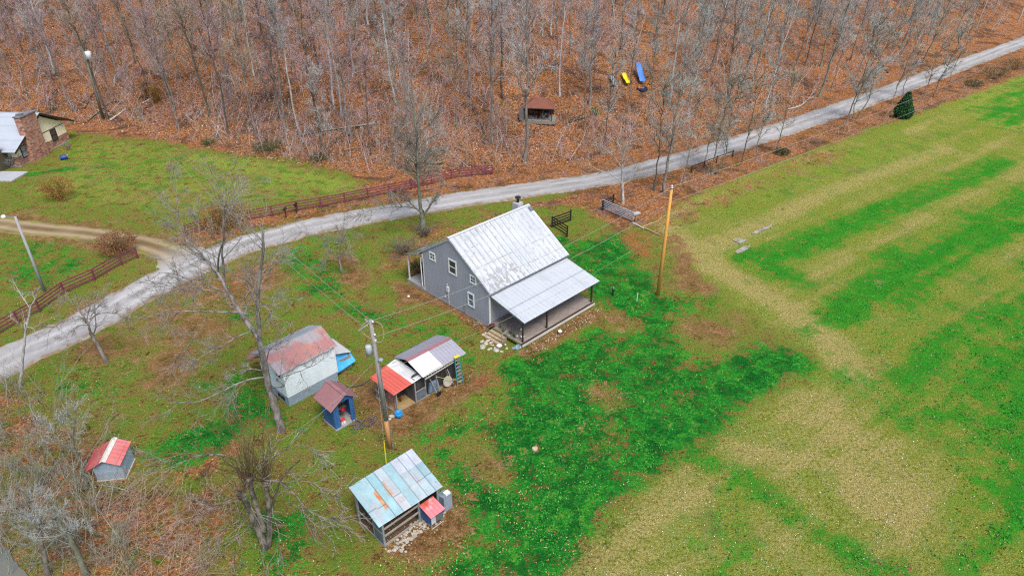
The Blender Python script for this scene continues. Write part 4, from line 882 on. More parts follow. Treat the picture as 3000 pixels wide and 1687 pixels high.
pl=empty('potted_flowers',G0(62,483),0,'pink flowers by the stone wall corner of the left house','flowers')
b=MB();[b.blob((random.uniform(-.35,.35),random.uniform(-.3,.3),random.uniform(.2,.6)),(.1,.1,.08),i,6,.3) for i in range(12)];b.build('blooms',mat('pink_bloom',(.55,.20,.30),.8,.3),pl);b=MB();b.blob((0,0,.2),(.35,.3,.25),4,8,.3);b.build('foliage',mat('shrub_green',(.05,.11,.03),.9,.4,6),pl)
# ---- pavilion up in the woods
Pv=G(1578,347);pv=empty('woodland_shelter',Pv,-8,'open shelter with a rusty red roof and grey walls among the trees','shelter');pv.scale=(.9,.9,.9)
b=MB();b.box((-2.9,-1.8,-.4),(2.9,2.2,.12));b.build('slab',mat('grey_slab',(.25,.235,.21),.9,.2),pv)
def p_pv(s,t): return lerp([.36,.105,.06],[.30,.13,.09],fbm(s,t,171,4))
Vv=[(-2.4,-2.0,2.2),(2.6,-2.0,2.2),(2.6,2.2,2.2),(-2.4,2.2,2.2),(-.5,.2,3.5),(.7,.2,3.5)]
b=MB();b.add(Vv,[(0,1,5,4),(2,3,4,5),(1,2,5),(3,0,4),(0,3,2,1)]);b.build('roof',mat('rusty_red_roof',(.24,.07,.04),.8,.3,3,col2=(.12,.06,.045)),pv)
b=MB();b.box((-2.3,-2.02,2.08),(2.5,-1.95,2.2));b.build('fascia',Mbr,pv)
for x,y in((-2.2,-1.7),(2.3,-1.7),(-2.2,1.9),(2.3,1.9)):
    b=MB();b.box((x-.06,y-.06,0),(x+.06,y+.06,2.2));b.build('post',M_post,pv)
b=MB();b.box((-2.2,1.85,.12),(2.3,1.9,2.2));b.build('back_wall',M_dark,pv)
b=MB();b.prism([(-2.0,.12),(-2.0,2.3),(1.2,1.2),(1.2,.12)],-3.0,-2.3,'x');b.build('side_wall',mat('slate_sheet',(.15,.155,.17),.6,.25,2),pv)
b=MB();b.box((-1.6,-.9,.12),(-.2,.2,.7));b.box((.3,.3,.12),(1.6,1.2,.8));b.build('stored_boxes',mat('stored_boxes',(.12,.13,.14),.7,.6,2),pv)
# ---- slides and play pieces
def slide(u,v,ln,wd,ht,yaw,colr,label,darker):
    p=G(u,v);o=empty('playground_slide',p,yaw,label,'slide','plastic slides on the hillside')
    b=MB();k=9;prof=[(-wd/2,.12),(-wd/2+.05,.12),(-wd/2+.07,.02),(wd/2-.07,.02),(wd/2-.05,.12),(wd/2,.12),(wd/2,-.02),(-wd/2,-.02)]
    vs=[];fs=[];n=len(prof)
    for i in range(k):
        t=i/(k-1);y=ln*(t-.5);z=.18+ht*(t**1.1)+.08*math.sin(t*3*math.pi)
        vs+=[(a,y,z+c) for a,c in prof]
    for i in range(k-1): fs+=[(i*n+j,i*n+(j+1)%n,(i+1)*n+(j+1)%n,(i+1)*n+j) for j in range(n)]
    b.add(vs,fs);b.build('chute',mat('slide_%d'%int(u),colr,.4,.12,1),o)
    for s_ in(-1,1):
        b=MB();b.bar((s_*(wd/2-.05),ln/2-.05,-.3),(s_*(wd/2-.05),ln/2-.05,ht+.15),.08,.08);b.build('leg',mat('slideleg_%d'%int(u),darker,.5,.2),o)
slide(1874,234,3.6,1.0,2.2,6,(.09,.24,.62),'large bright blue slide standing among the hillside trees',(.03,.06,.28))
slide(1832,241,2.7,.75,1.0,12,(.75,.62,.02),'yellow plastic slide between the blue and the grey slides',(.5,.4,.02))
slide(1797,247,2.4,.75,.9,8,(.22,.31,.34),'dull grey green slide left of the yellow one',(.14,.2,.2))
p=G(1881,262);o=empty('sand_box',p,10,'dark blue plastic sandbox below the blue slide','sandbox');b=MB();b.lathe([(0,.1),(.7,.1),(.8,.3),(.9,.32),(.95,.0),(0,0)],12);b.build('tray',mat('navy_plastic',(.02,.04,.10),.5,.3),o)
p=G(1949,276);o=empty('toy_turtle_tub',p,10,'teal plastic toy tub beside a grey trunk on the hill','toy');b=MB();b.lathe([(0,.5),(.3,.45),(.5,.25),(.55,0),(0,0)],12);b.build('dome',mat('teal_plastic',(.01,.16,.16),.5,.3),o)
p=G(1966,282);o=empty('toy_chair',p,10,'small purple plastic chair next to the teal toy tub','toy');b=MB();b.box((-.25,-.25,.25),(.25,.25,.33));b.box((-.25,.2,.33),(.25,.28,.85));[b.box((x-.03,y-.03,-.1),(x+.03,y+.03,.25)) for x in(-.2,.2) for y in(-.2,.2)];b.build('seat',mat('purple_plastic',(.17,.09,.27),.5,.2),o)
# ------------------------------------------------------------------ FENCES, POLES, YARD THINGS
def Q(sx,sy,x0,y0,s): return lambda x,y:(x0+x/s,y0+y/s)
M_mar=mat('maroon_fence_paint',(.13,.022,.045),.75,.3,4,col2=(.20,.06,.08))
def fence(name,posts,label,m,hgt=1.25,rails=(.22,.55,.88,1.18),rw=.13,cat='fence',pw=.14,group=None):
    c=posts[0];o=empty(name,c,0,label,cat,group);c=np.array(c)
    P=[np.array(p)-c for p in posts]
    for p in P:
        b=MB();b.box((p[0]-pw/2,p[1]-pw/2,p[2]-.2),(p[0]+pw/2,p[1]+pw/2,p[2]+hgt));b.build('post',m,o)
    for i,(p,q) in enumerate(zip(P[:-1],P[1:])):
        d=(q-p)/np.linalg.norm(q-p);nrm=np.array([-d[1],d[0],0])*(pw/2+.016)
        for z in rails:
            j=random.uniform(-.02,.02);b=MB();b.bar(p-nrm+[0,0,z+j],q-nrm+[0,0,z+random.uniform(-.02,.02)],.03,rw);b.build('rail',m,o)
    return o
fr=[(1443,511),(1383,516),(1324,525),(1265,540),(1205,556),(1141,568),(1078,581),(1011,594),(941,608),(871,619),(798,634),(735,645),(672,655),(605,672),(545,692)]
fence('board_fence',[G(*p) for p in fr],'long maroon four rail fence along the far side of the gravel road',M_mar,1.3)
fl=[(404,757),(357,777),(279,822),(190,862),(118,914),(55,948),(-15,990),(-90,1035)]
fence('board_fence',[G(*p) for p in fl],'maroon four rail fence between the left lawn and the road, below the driveway',M_mar,1.3)
z=Q(0,0,1100,540,2.5875)
fence('board_fence',[G(*z(1452,400)),G(*z(1338,325)),G(*z(1478,275))],'short black angled fence corner behind the farmhouse',M_black,1.35,pw=.16)
fence('board_fence',[G(*z(1720,200)),G(*z(1800,150))],'short black fence panel at the hinge end of the steel gate',M_black,1.3,pw=.16)
z=Q(0,0,1600,440,3.15)
fence('rail_fence',[G(*z(1338,210)),G(*z(1455,165)),G(*z(1570,120)),G(*z(1718,65))],'dark low rail fence among the trees beside the road',M_black,1.05,rails=(.95,),rw=.1,pw=.12)
# steel gate
g0=G(*z(512,545));g1=G(*z(800,668));gt=empty('farm_gate',g0,0,'grey tubular steel farm gate standing closed near the road','gate')
Mg=mat('gate_steel',(.36,.44,.53),.5,.15,4,metal=0.)
d=g1-g0
for i in range(6):
    zz=.25+i*.2;b=MB();b.tube([(0,0,zz),(d[0],d[1],zz+d[2])],.045,6);b.build('rail',Mg,gt)
for t in(0,.25,.5,.75,1):
    b=MB();b.tube([(d[0]*t,d[1]*t,.22),(d[0]*t,d[1]*t,1.28)],.035,6);b.build('upright',Mg,gt)
gp=empty('gate_box',g1+np.array([.35,.25,0]),30,'pale grey metal box on a post at the gate latch','box');b=MB();b.box((-.45,-.2,.95),(.45,.2,1.12));b.build('box_lid',mat('pale_steel',(.45,.50,.54),.4,.15),gp);b=MB();b.box((-.05,-.05,-.1),(.05,.05,.95));b.build('post',M_wood,gp)
for i,(a_,b_,r,m_,lb) in enumerate((((800,680),(900,730),.10,M_pale,'pale log lying past the end of the steel gate'),((880,715),(1050,790),.09,mat('plank_tan',(.45,.27,.17),.85,.2),'tan plank lying in line with the gate'),((890,712),(1060,650),.07,mat('plank_tan',(.45,.27,.17)),'thin tan pole pointing up from the gate planks'))):
    p=G(*z(*a_));q=G(*z(*b_));o=empty('fallen_plank',p,0,lb,'plank','timber on the ground by the gate');b=MB();dd=q-p;b.tube([(0,0,r),tuple(dd*.5+[0,0,r*1.3]),tuple(dd+[0,0,r])],[r,r*.9,r*.6],6);b.build('log',m_,o)
# mailboxes
z8=Q(0,0,700,400,3.15)
for (x,y),lb in(((437,750),'black mailbox on a dark post left of its twin by the maroon fence'),((535,705),'black mailbox right of its twin and close to a fence post')):
    o=empty('mailbox',G(*z8(x,y)),-10,lb,'mailbox','mailboxes by the road');b=MB();b.box((-.05,-.05,-.1),(.05,.05,1.0));b.build('post',M_post,o)
    b=MB();b.prism([(-.12,1.0),(.12,1.0),(.12,1.14),(.06,1.23),(-.06,1.23),(-.12,1.14)],-.28,.28,'y');bo=b.build('box_body',M_black,o)
    b=MB();b.box((.125,-.1,1.1),(.14,-.07,1.28));b.build('flag',mat('red_flag',(.4,.03,.03),.5,.1),bo)
# poles
M_pole=mat('grey_pole_wood',(.34,.325,.31),.85,.3,1.5,col2=(.20,.19,.185),stretch=(4,4,.25))
M_ypole=mat('new_yellow_pole_wood',(.62,.33,.075),.75,.25,1.2,col2=(.50,.22,.045),stretch=(4,4,.25))
def upole(base,top,label,m,r0,r1,lower=None):
    b0=G(*base);t=aty(top[0],top[1],b0[1]);o=empty('utility_pole',b0,0,label,'pole');t=t-b0
    if lower:
        k=.24;b=MB();b.tube([(0,0,-.3),tuple(t*k)],[r0,r0*.93],12);b.build('pole_base',lower,o,True);b=MB();b.tube([tuple(t*k),tuple(t)],[r0*.93,r1],12);b.build('shaft',m,o,True)
    else: b=MB();b.tube([(0,0,-.3),tuple(t*.5),tuple(t)],[r0,(r0+r1)/2,r1],12);b.build('shaft',m,o,True)
    return o,b0,t
po,pb,pt_=upole((1144,1312),(1085,936),'tall grey utility pole with a transformer and an orange tinted foot in the yard',M_pole,.17,.115,mat('orange_pole_foot',(.50,.25,.08),.8,.3,2,col2=(.30,.15,.07),stretch=(4,4,.3)))
def on(t_,k): return np.array(t_)*k
def cyl(o,name,c,r,h,m,n=12):
    b=MB();b.lathe([(0,0),(r,0),(r,h),(r*.8,h+.05),(0,h+.07)],n,c);return b.build(name,m,o,True)
c=on(pt_,.80);cyl(po,'transformer',(c[0]-.38,c[1]-.05,c[2]-.5),.21,.66,mat('transformer_grey',(.42,.46,.50),.45,.15))
b=MB();b.bar((c[0]-.3,c[1],c[2]-.2),(c[0],c[1],c[2]-.2),.08,.1);b.bar((c[0]-.3,c[1],c[2]+.1),(c[0],c[1],c[2]+.1),.08,.1);b.build('bracket',M_galv,po)
c=on(pt_,.985);b=MB();b.bar((c[0]-.75,c[1]-.3,c[2]-.45),(c[0]+.05,c[1],c[2]+.0),.06,.06);b.bar((c[0]-.35,c[1]+.1,c[2]+.1),(c[0],c[1],c[2]-.15),.09,.09);b.build('arm',M_pole,po)
for k in(.99,.9,.86):
    c=on(pt_,k);b=MB();b.lathe([(0,0),(.05,0),(.07,.06),(.04,.12),(0,.13)],8,(c[0]+.15,c[1]-.1,c[2]-.05));b.build('insulator',M_white,po,True)
c=on(pt_,.72);b=MB();b.lathe([(0,0),(.14,.0),(.17,.12),(.06,.22),(0,.24)],10,(c[0]+.28,c[1]-.1,c[2]-.1));b.bar((c[0],c[1],c[2]),(c[0]+.25,c[1]-.1,c[2]),.05,.05);b.build('lamp_head',mat('lamp_grey',(.3,.31,.33),.5,.2),po)
c1,c2=on(pt_,.99),on(pt_,.86);pts=[]
for i in range(15):
    a=math.pi*i/14;pts.append((c1[0]+.75*math.sin(a)*(1)+(c2[0]-c1[0])*i/14-.0,c1[1]-.2,c1[2]+.35*math.sin(2*a)+(c2[2]-c1[2])*i/14))
b=MB();b.tube(pts,.012,5);b.build('jumper_cable',M_pale,po)
b=MB();b.tube([tuple(c1+[-.1,0,0])]+[(c1[0]-.1-.55*math.sin(math.pi*i/10),c1[1]-.1,c1[2]+.1-i*.13) for i in range(1,11)],.012,5);b.build('jumper_cable',M_pale,po)
b=MB();b.tube([(.2,-.12,0),tuple(on(pt_,.8)+[.16,-.1,0])],.02,5);b.build('ground_conduit',M_galv,po)
yo,yb,yt=upole((1927,864),(1968,551),'new yellow timber utility pole at the field corner',M_ypole,.19,.125)
cyl(yo,'pole_cap',(yt[0],yt[1],yt[2]-.06),.15,.1,M_galv)
b=MB();b.lathe([(0,0),(.06,0),(.09,.08),(.05,.16),(0,.18)],8,(yt[0],yt[1],yt[2]+.1));b.build('insulator',M_white,yo,True)
lo,lb_,lt=upole((131,854),(44,634),'grey pole with a bright lamp head above the left lawn',mat('pale_pole_wood',(.38,.38,.40),.85,.25,1.5,stretch=(4,4,.25)),.15,.10)
b=MB();b.bar((lt[0],lt[1],lt[2]-.1),(lt[0]-.75,lt[1]-.2,lt[2]+.12),.05,.05);ar=b.build('arm',M_galv,lo)
b=MB();b.lathe([(0,.15),(.14,.12),(.2,.0),(.19,-.12),(0,-.14)],12,(lt[0]-.85,lt[1]-.25,lt[2]+.1));b.build('lamp_head',mat('white_lamp',(.80,.83,.86),.35,.08),lo,True)
to,tb_,tt=upole((303,350),(234,112),'mossy grey pole with a white transformer in the woods above the left house',mat('mossy_pole_wood',(.20,.21,.16),.9,.35,1.5,stretch=(4,4,.25)),.22,.15)
c=on(tt,.80);cyl(to,'transformer',(c[0]+.62,c[1]-.1,c[2]-.55),.42,1.1,mat('white_transformer',(.70,.76,.80),.45,.1))
b=MB();b.bar((c[0],c[1],c[2]),(c[0]+.4,c[1],c[2]),.1,.12);b.build('bracket',M_galv,to)
# wires
M_wire=mat('cable',(.30,.31,.30),.6,.1,3);M_wired=mat('dark_cable',(.05,.05,.05),.6,.1,3)
def wire(p,q,sag,r,label,m=None,name='power_line'):
    p=np.array(p);q=np.array(q);o=empty(name,p,0,label,'cable');n=28;pts=[tuple((q-p)*i/n+np.array([0,0,-4*sag*(i/n)*(1-i/n)])) for i in range(n+1)]
    b=MB();b.tube(pts,r,5);b.build('strand',m or M_wire,o);return o
PT=pb+pt_
A1=pb+on(pt_,.99);A2=pb+on(pt_,.875);YT=yb+yt;YL=yb+on(yt,.875)
wire(A1,YT+[0,0,.1],1.0,.0125,'upper power line crossing above the farmhouse roof to the yellow pole')
wire(A2,YL,1.0,.0125,'lower power line passing below the upper one over the farmhouse roof')
wire(pb+on(pt_,.62),yb+on(yt,.66),1.1,.008,'thin third line crossing above the porch roof')
far1=aty(3105,95,205);far2=aty(3105,130,205)
wire(YT+[0,0,.1],far1,1.6,.017,'upper power line running from the yellow pole along the road to the right')
wire(YL,far2,1.6,.017,'lower power line running from the yellow pole along the road to the right')
wire(tb_+on(tt,.78)+[.6,0,0],A1,1.6,.012,'upper power line from the woodland pole down to the yard pole')
wire(tb_+on(tt,.70)+[.2,0,0],A2+[0,0,.25],2.2,.011,'lower power line from the woodland pole down to the yard pole')
wire(pb+on(pt_,.72),aty(820,1290,30),.5,.007,'thin cable from the yard pole towards the twin trunked tree')
cq=loc(cp,(-2.0,2.4,2.1));oq=loc(oh,(1.9,1.2,2.1));wire(cq,oq,.25,.055,'thick black cable strung between the red coop roof and the outhouse',M_wired,'cable')
wire(oq,aty(430,1687,26),.4,.006,'thin grey cable running from the outhouse to the lower left thicket')
gy_=wire(pb+on(pt_,.93),G(1133,1368),.0,.012,'guy wire from the yard pole with a yellow guard at its foot',M_wire,'guy_wire')
d=(G(1133,1368)-(pb+on(pt_,.93)));b=MB();b.tube([tuple(d*.80),tuple(d*.995)],.035,6);b.build('guard',My,gy_)
# stepping stones, buckets, posts
z4=Q(0,0,1400,900,6.779)
for i,(x,y,r) in enumerate(((85,680,.22),(200,665,.24),(165,720,.26),(265,705,.2),(105,785,.4),(240,830,.25),(290,755,.17),(385,760,.17),(370,840,.38),(110,545,.22),(215,600,.3),(575,815,.17),(470,880,.17),(330,800,.13),(545,740,.15),(160,520,.2))):
    o=empty('stepping_stone',G0(*z4(x,y)),random.uniform(0,180),None,None);tag(o,'flat pale stone in the loose path below the porch steps','stone','stepping stones below the porch steps');b=MB();b.blob((0,0,.02),(r,r*.68,.05),i+3,9,.18);b.build('stone_top',mat('pale_fieldstone',(.52,.48,.40),.9,.25,3,rnd=.25),o)
def bucket(u,v,r,h,lb,m=None):
    o=empty('bucket',G0(u,v),0,lb,'bucket');b=MB();b.lathe([(0,0),(r*.8,0),(r,h),(r*1.08,h),(r*1.08,h-.03),(r*.95,h-.01),(r*.8,.05),(0,.04)],16);b.build('bucket_body',m or M_white,o,True);b=MB();b.tube([(r*1.1*math.cos(a),r*1.1*math.sin(a),h-.04) for a in np.linspace(0,math.pi,9)],.01,4);b.build('handle',M_black,o)
bucket(*z4(430,825),.21,.36,'white plastic bucket standing among the stepping stones');bucket(*z4(1632,535),.17,.34,'white plastic bucket on bare soil in front of the long porch')
for (x,y),lb in(((845,640),'small white bucket hung at the front corner post of the porch'),): 
    o=empty('hanging_planter',aty(*z4(870,440),46.9),0,'round white planter hanging near the top of the front porch post','planter');b=MB();b.blob((0,0,0),(.11,.11,.12),3,10,.05);b.build('bowl',M_white,o,True);b=MB();b.tube([(0,0,.1),(0,0,.55)],.01,4);b.build('hanger',M_black,o)
hw=lambda x,y,zz:loc(hs,(x,y,zz))
pls=[((.35,-3.55,.46),'white lidded tub on the porch corner',M_white,.17),((.15,-3.1,.46),'smaller white pot behind the tub on the porch corner',M_white,.12),((-.15,-.45,.3),'dark red planter at the top of the porch steps',mat('oxblood_glaze',(.10,.02,.02),.4,.2),.25)]
for p,lb,m_,r in pls:
    o=empty('planter',hw(*p),0,lb,'planter');b=MB();b.lathe([(0,0),(r*.7,0),(r,r*1.2),(r*1.1,r*1.25),(r*.9,r*1.15),(0,r*1.0)],12);b.build('pot',m_,o,True)
def sprigs(name,p,n,h,r,m,lb,cat,group=None,th=.008,up=.5):
    o=empty(name,p,0,lb,cat,group);rg=np.random.default_rng(int(abs(p[0]*37+p[1]*91))%9999)
    base=np.c_[rg.normal(0,r*.12,(n,2)),np.zeros(n)-.05];d=np.c_[rg.normal(0,1,(n,2))*r/h*.55,np.ones(n)];P=base[:,None]+d[:,None]*(np.linspace(0,1,4)[None,:,None])*h*rg.uniform(.6,1,(n,1,1));P+=rg.normal(size=P.shape)*.02*h*np.linspace(0,1,4)[None,:,None]
    R=np.full((n,4),th*1.8)*np.linspace(1,.5,4);a=spawn(P,R,6,.3,1,.25,.55,.6,up,3,.7,.15,rmin=th,rg=rg);b_=spawn(*a,3,.3,1,.4,.8,.6,up*.6,3,.8,.15,rmin=th*.8,rg=rg)
    V,Fq=tubes([(P,R,3),(*a,3),(*b_,3)]);mesh_np('branches',V,Fq,m,o);return o
M_plant=mat('dry_plant_green',(.10,.14,.05),.9,.4,5)
for (x,y) in((.1,-1.2),(-.05,-1.7),(.1,-2.5),(.05,-2.9)): sprigs('porch_plant',hw(x,y,.46),7,.55,.35,M_plant,'wispy potted plant along the end of the porch deck','plant','plants on the porch edge',.012)
o=empty('tarp_bundle',G0(*z4(800,800)),40,'dark bundle wrapped in pale blue plastic under the porch corner','bundle');b=MB();b.blob((0,0,.12),(.6,.25,.2),5,9,.25);b.build('bundle_body',mat('blue_plastic_dark',(.05,.08,.12),.4,.5,3,col2=(.35,.45,.52)),o)
z3=Q(0,0,1600,440,3.15)
o=empty('hydrant_post',G0(*z3(614,1342)),0,'short black water hydrant post beside the porch end','hydrant');b=MB();b.tube([(0,0,0),(0,0,.75)],.09,8);b.build('post',M_black,o);b=MB();b.tube([(0,0,.75),(0,0,.95)],.08,8);b.build('head',M_galv,o)
wire(G0(*z3(614,1342))+[0,0,.85],hw(9.0,-3.9,2.2),.15,.014,'short cable from the hydrant post up to the porch corner',M_wired,'cable')
o=empty('marker_stake',G0(*z3(836,1395)),0,'thin white stake standing in the grass near the yellow pole','stake');b=MB();b.tube([(0,0,0),(0.02,0,.95)],.03,6);b.build('stake_body',M_white,o)
o=empty('lawn_globe',G0(*Q(0,0,1180,680,4.5267)(78,868)),0,'small white glass ball on bare soil left of the farmhouse','ball');b=MB();b.blob((0,0,.13),(.13,.13,.13),1,12,.0);b.build('ball_body',M_white,o,True)
o=empty('tree_stump',G0(1567,1315),0,'small pale tree stump in the grass below the porch','stump');b=MB();b.lathe([(.22,-.05),(.19,.1),(.0,.12)],10);b.build('stump_body',mat('cut_wood',(.50,.42,.28),.9,.2,6),o)
# rubble under the pen front and along the house
def rubble(name,pts,w,n,m,label,r0=.05,r1=.14):
    P=W(pts);V=MB();rg=random.Random(5)
    d=np.r_[0,np.cumsum(np.hypot(*np.diff(P,axis=0).T))]
    for i in range(n):
        s=rg.uniform(0,d[-1]);x=np.interp(s,d,P[:,0])+rg.gauss(0,w);y=np.interp(s,d,P[:,1])+rg.gauss(0,w);r=rg.uniform(r0,r1);V.blob((x,y,r*.3),(r,r*rg.uniform(.6,1),r*.8),i,6,.25)
    return tag(V.build(name,m),label,'rubble',kind='stuff')
rubble('stone_rubble',[(990,1385),(1055,1325),(1105,1285)],.28,150,M_stone,'pale broken stones along the foot of the slatted pen')
rubble('stone_rubble',[(1175,800),(1240,835),(1270,850)],.3,90,mat('leafy_rubble',(.28,.22,.12),.9,.35,6,rnd=.4),'leaf strewn stones along the farmhouse foundation')
rubble('gravel_scatter',[(1330,885),(1400,845),(1480,800),(1500,775)],.35,110,M_stone,'pale stones scattered along the porch drip line',.025,.07)
# ------------------------------------------------------------------ TREES
def bark(name,c1,c2,rnd=.35,sc=3.): 
    if name in MATS: return MATS[name]
    m,nt,b=new_mat(name);tc=N(nt,'ShaderNodeTexCoord').outputs['Object'];n=noise(nt,mapping(nt,tc,(1,1,.35)),sc,5,.7).outputs[0]
    c=mixc(nt,sstep(nt,n,.38,.62),c1,c2)
    oi=N(nt,'ShaderNodeObjectInfo');c=mixc(nt,math_(nt,'MULTIPLY',oi.outputs['Random'],rnd),c,tuple(x*.45 for x in c1))
    L(nt,c,b.inputs['Base Color']);b.inputs['Roughness'].default_value=.9;b.inputs['Specular IOR Level'].default_value=.2;MATS[name]=m;return m
T_yard=bark('yard_twigs',(.36,.335,.30),(.23,.21,.185),.2,2)
B_grey=bark('grey_bark',(.27,.245,.22),(.12,.105,.085))
B_green=bark('lichen_bark',(.24,.25,.19),(.11,.11,.08))
B_pale=bark('pale_bark',(.50,.50,.50),(.30,.29,.27),.15)
B_dark=bark('dark_bark',(.13,.115,.10),(.06,.055,.045),.3)
T_mauve=bark('mauve_twigs',(.56,.41,.43),(.38,.27,.285),.4,2)
T_grey=bark('grey_twigs',(.56,.545,.53),(.39,.375,.36),.3,2)
T_tan=bark('tan_twigs',(.50,.40,.31),(.34,.27,.21),.35,2)
T_green=bark('grey_green_twigs',(.46,.49,.47),(.31,.33,.31),.3,2)
def forest_proto(seed,h,r,crown=.4,nl=24,ns=7,nt_=5,spread=.26,lean=0.,ang=.85,th=.010,sides=8):
    rg=np.random.default_rng(seed);k=12;t=np.linspace(0,1,k)
    P=np.zeros((1,k,3));wx=np.cumsum(rg.normal(0,.012*h,k));wy=np.cumsum(rg.normal(0,.012*h,k));P[0,:,0]=(wx-wx[0])*.55;P[0,:,1]=(wy-wy[0])*.55;P[0,:,2]=t*h-.4
    R=(r*.82*(1-.86*t)**.9)[None]*1.;R[0,0]*=1.35
    l=spawn(P,R,nl,crown,.99,spread*.6,spread*1.25,ang,.25,6,.42,.13,.05,th*2.5,rg,.25,fall=.45)
    f=spawn(P,R,3,.78,.99,.16,.24,.35,.5,6,.6,.1,.04,th*2.5,rg,.25,fall=.1)
    l=(np.r_[l[0],f[0]],np.r_[l[1],f[1]])
    s=spawn(*l,ns,.15,1,.28,.55,.75,.18,4,.5,.18,.05,th*1.3,rg,.35)
    w=spawn(*s,nt_,.15,1,.35,.8,.7,.12,3,.6,.18,.04,th,rg,.5)
    w2=spawn(*l,5,.4,1,.12,.3,.8,.15,3,.35,.2,.05,th,rg,.5)
    dead=spawn(P,R,3,.12,crown,.03,.08,1.3,-.1,3,.2,.1,0,th*1.5,rg,.5)
    tr=tubes([(P,R,sides),(l[0],l[1],4),(dead[0],dead[1],3)])
    cr=tubes([(*s,3),(*w,3),(*w2,3)])
    return tr,cr
PROT=[]

for i,(h,r,cw,nl,sp,an) in enumerate(((23,.22,.42,22,.24,.75),(21,.17,.5,18,.22,.7),(25,.27,.38,24,.26,.85),(18,.12,.45,16,.22,.7),(20,.15,.35,20,.25,.9),(24,.20,.55,18,.20,.6),(16,.10,.35,16,.24,.8),(22,.24,.3,24,.28,.95),(14,.075,.3,14,.2,.75))):
    tr,cr=forest_proto(100+i,h*.94,r,cw-.10,int(nl*1.45),8,7,sp*1.1,an,th=.0145,ang=an)
    PROT.append((tr,cr,h))
PM={}
def place_tree(pi,p,sc_,yaw,tilt,tiltdir,bk,tw,label,cat='tree',group=None,name='bare_tree'):
    key=(pi,bk.name,tw.name)
    if key not in PM:
        a=mesh_np('trunk',*PROT[pi][0],bk,None,smooth=False);b=mesh_np('crown',*PROT[pi][1],tw,None);PM[key]=(a,b);first=True
    else: first=False
    a,b=PM[key]
    if not first: a=a.copy();b=b.copy();COL.objects.link(a);COL.objects.link(b)
    o=empty(name,p,0,label,cat,group)
    o.rotation_mode='QUATERNION'
    from mathutils import Quaternion
    ax=Vector((-math.sin(tiltdir),math.cos(tiltdir),0));o.rotation_quaternion=Quaternion(ax,tilt)@Quaternion((0,0,1),yaw)
    s=(sc_,)*3 if isinstance(sc_,(int,float)) else sc_;o.scale=s
    a.parent=o;b.parent=o;return o
zA=Q(0,0,0,0,3.623);zB=Q(0,0,700,0,2.8975);zC=Q(0,0,1400,0,2.5875);zD=Q(0,0,2100,0,2.4156);zE=Q(0,0,1600,440,3.15)
D=math.radians
# key trunks of the wood read from the photograph: (px, proto, scale, tilt deg toward +x, bark, twigs, label)
key=[
 (zA(570,770),2,.95,-1,B_pale,T_grey,'pale barked tree with long drooping side limbs at the upper left'),
 (zA(110,830),0,.9,-2,B_grey,T_mauve,'grey trunk at the far left edge above the house'),
 (zA(740,340),1,1.0,-3,B_grey,T_mauve,'slim trunk between the pale tree and the woodland pole'),
 (zA(945,372),5,1.0,-2,B_pale,T_grey,'straight pale trunk rising just behind the pole transformer'),
 (zA(1130,430),1,.95,-2,B_grey,T_grey,'grey trunk with flared roots right of the woodland pole'),
 (zA(1490,470),0,1.0,-3,B_grey,T_mauve,'leaning grey trunk high on the slope right of the woodland pole'),
 (zA(1570,900),3,1.0,-5,B_dark,T_tan,'thin dark trunk beside an orange brown shrub on the slope'),
 (zA(1845,1180),7,.9,-4,B_grey,T_tan,'large leaning trunk at the foot of the slope right of the woodland pole'),
 (zA(2170,960),2,.95,-4,B_green,T_mauve,'forked mossy trunk left of centre on the slope'),
 (zA(2220,1240),0,.9,-3,B_dark,T_tan,'dark trunk at the lawn edge under the forked tree'),
 (zB(150,1180),4,1.0,-1,B_grey,T_tan,'grey trunk at the lawn edge with green briars at its foot'),
 (zB(400,1140),5,.95,-1,B_grey,T_mauve,'thin trunk behind the lawn edge, left of the whitest thin stem'),
 (zB(522,1150),5,.9,-1,B_pale,T_grey,'whitish thin trunk standing at the lawn edge'),
 (zB(670,600),0,1.,0,B_dark,T_mauve,'dark trunk mid slope left of the birch like stem'),
 (zB(872,1000),5,1.0,-1,B_pale,T_grey,'tall white birch like stem left of the house tree'),
 (zB(1050,790),1,1.0,-1,B_green,T_grey,'lichen grey trunk right of the white birch like stem'),
 (zB(1240,850),3,1.0,-1,B_grey,T_grey,'slim crooked trunk close behind the tree by the house'),
 (zB(1330,870),5,1.0,-1,B_pale,T_grey,'pale straight trunk just left of the tall house tree top'),
 (zB(1970,830),2,.95,0,B_grey,T_grey,'grey trunk mid slope between the house tree and the shelter'),
 (zB(2140,1220),0,1.1,0,B_grey,T_grey,'straight grey trunk just past the end of the maroon fence'),
 (zC(350,1230),2,1.1,0,B_grey,T_grey,'large straight trunk standing in front of the woodland shelter'),
 (zC(620,730),5,.95,0,B_pale,T_mauve,'thin pale stem just right of the woodland shelter'),
 (zC(845,800),7,1.0,0,B_grey,T_mauve,'thick double trunk between the shelter and the slides'),
 (zC(700,420),1,.95,0,B_grey,T_mauve,'grey trunk high on the slope above the shelter'),
 (zC(1015,840),4,.95,2,B_grey,T_grey,'trunk growing just below the grey green slide'),
 (zC(1140,850),3,1.0,2,B_grey,T_grey,'slim trunk between the yellow and blue slides'),
 (zC(1285,920),4,.9,3,B_green,T_green,'lichen covered crooked tree right of the blue slide'),
 (zC(1450,770),0,1.,2,B_pale,T_grey,'pale trunk beside the teal toy tub'),
 (zC(1600,780),1,1.,4,B_green,T_green,'leaning lichen grey trunk right of the toys'),
]
for i,(px,pi,s_,tl,bk,tw,lb) in enumerate(key):
    p=G(*px);place_tree(pi,p,s_,i*1.3,D(abs(tl)),0 if tl>=0 else math.pi,bk,tw,lb)
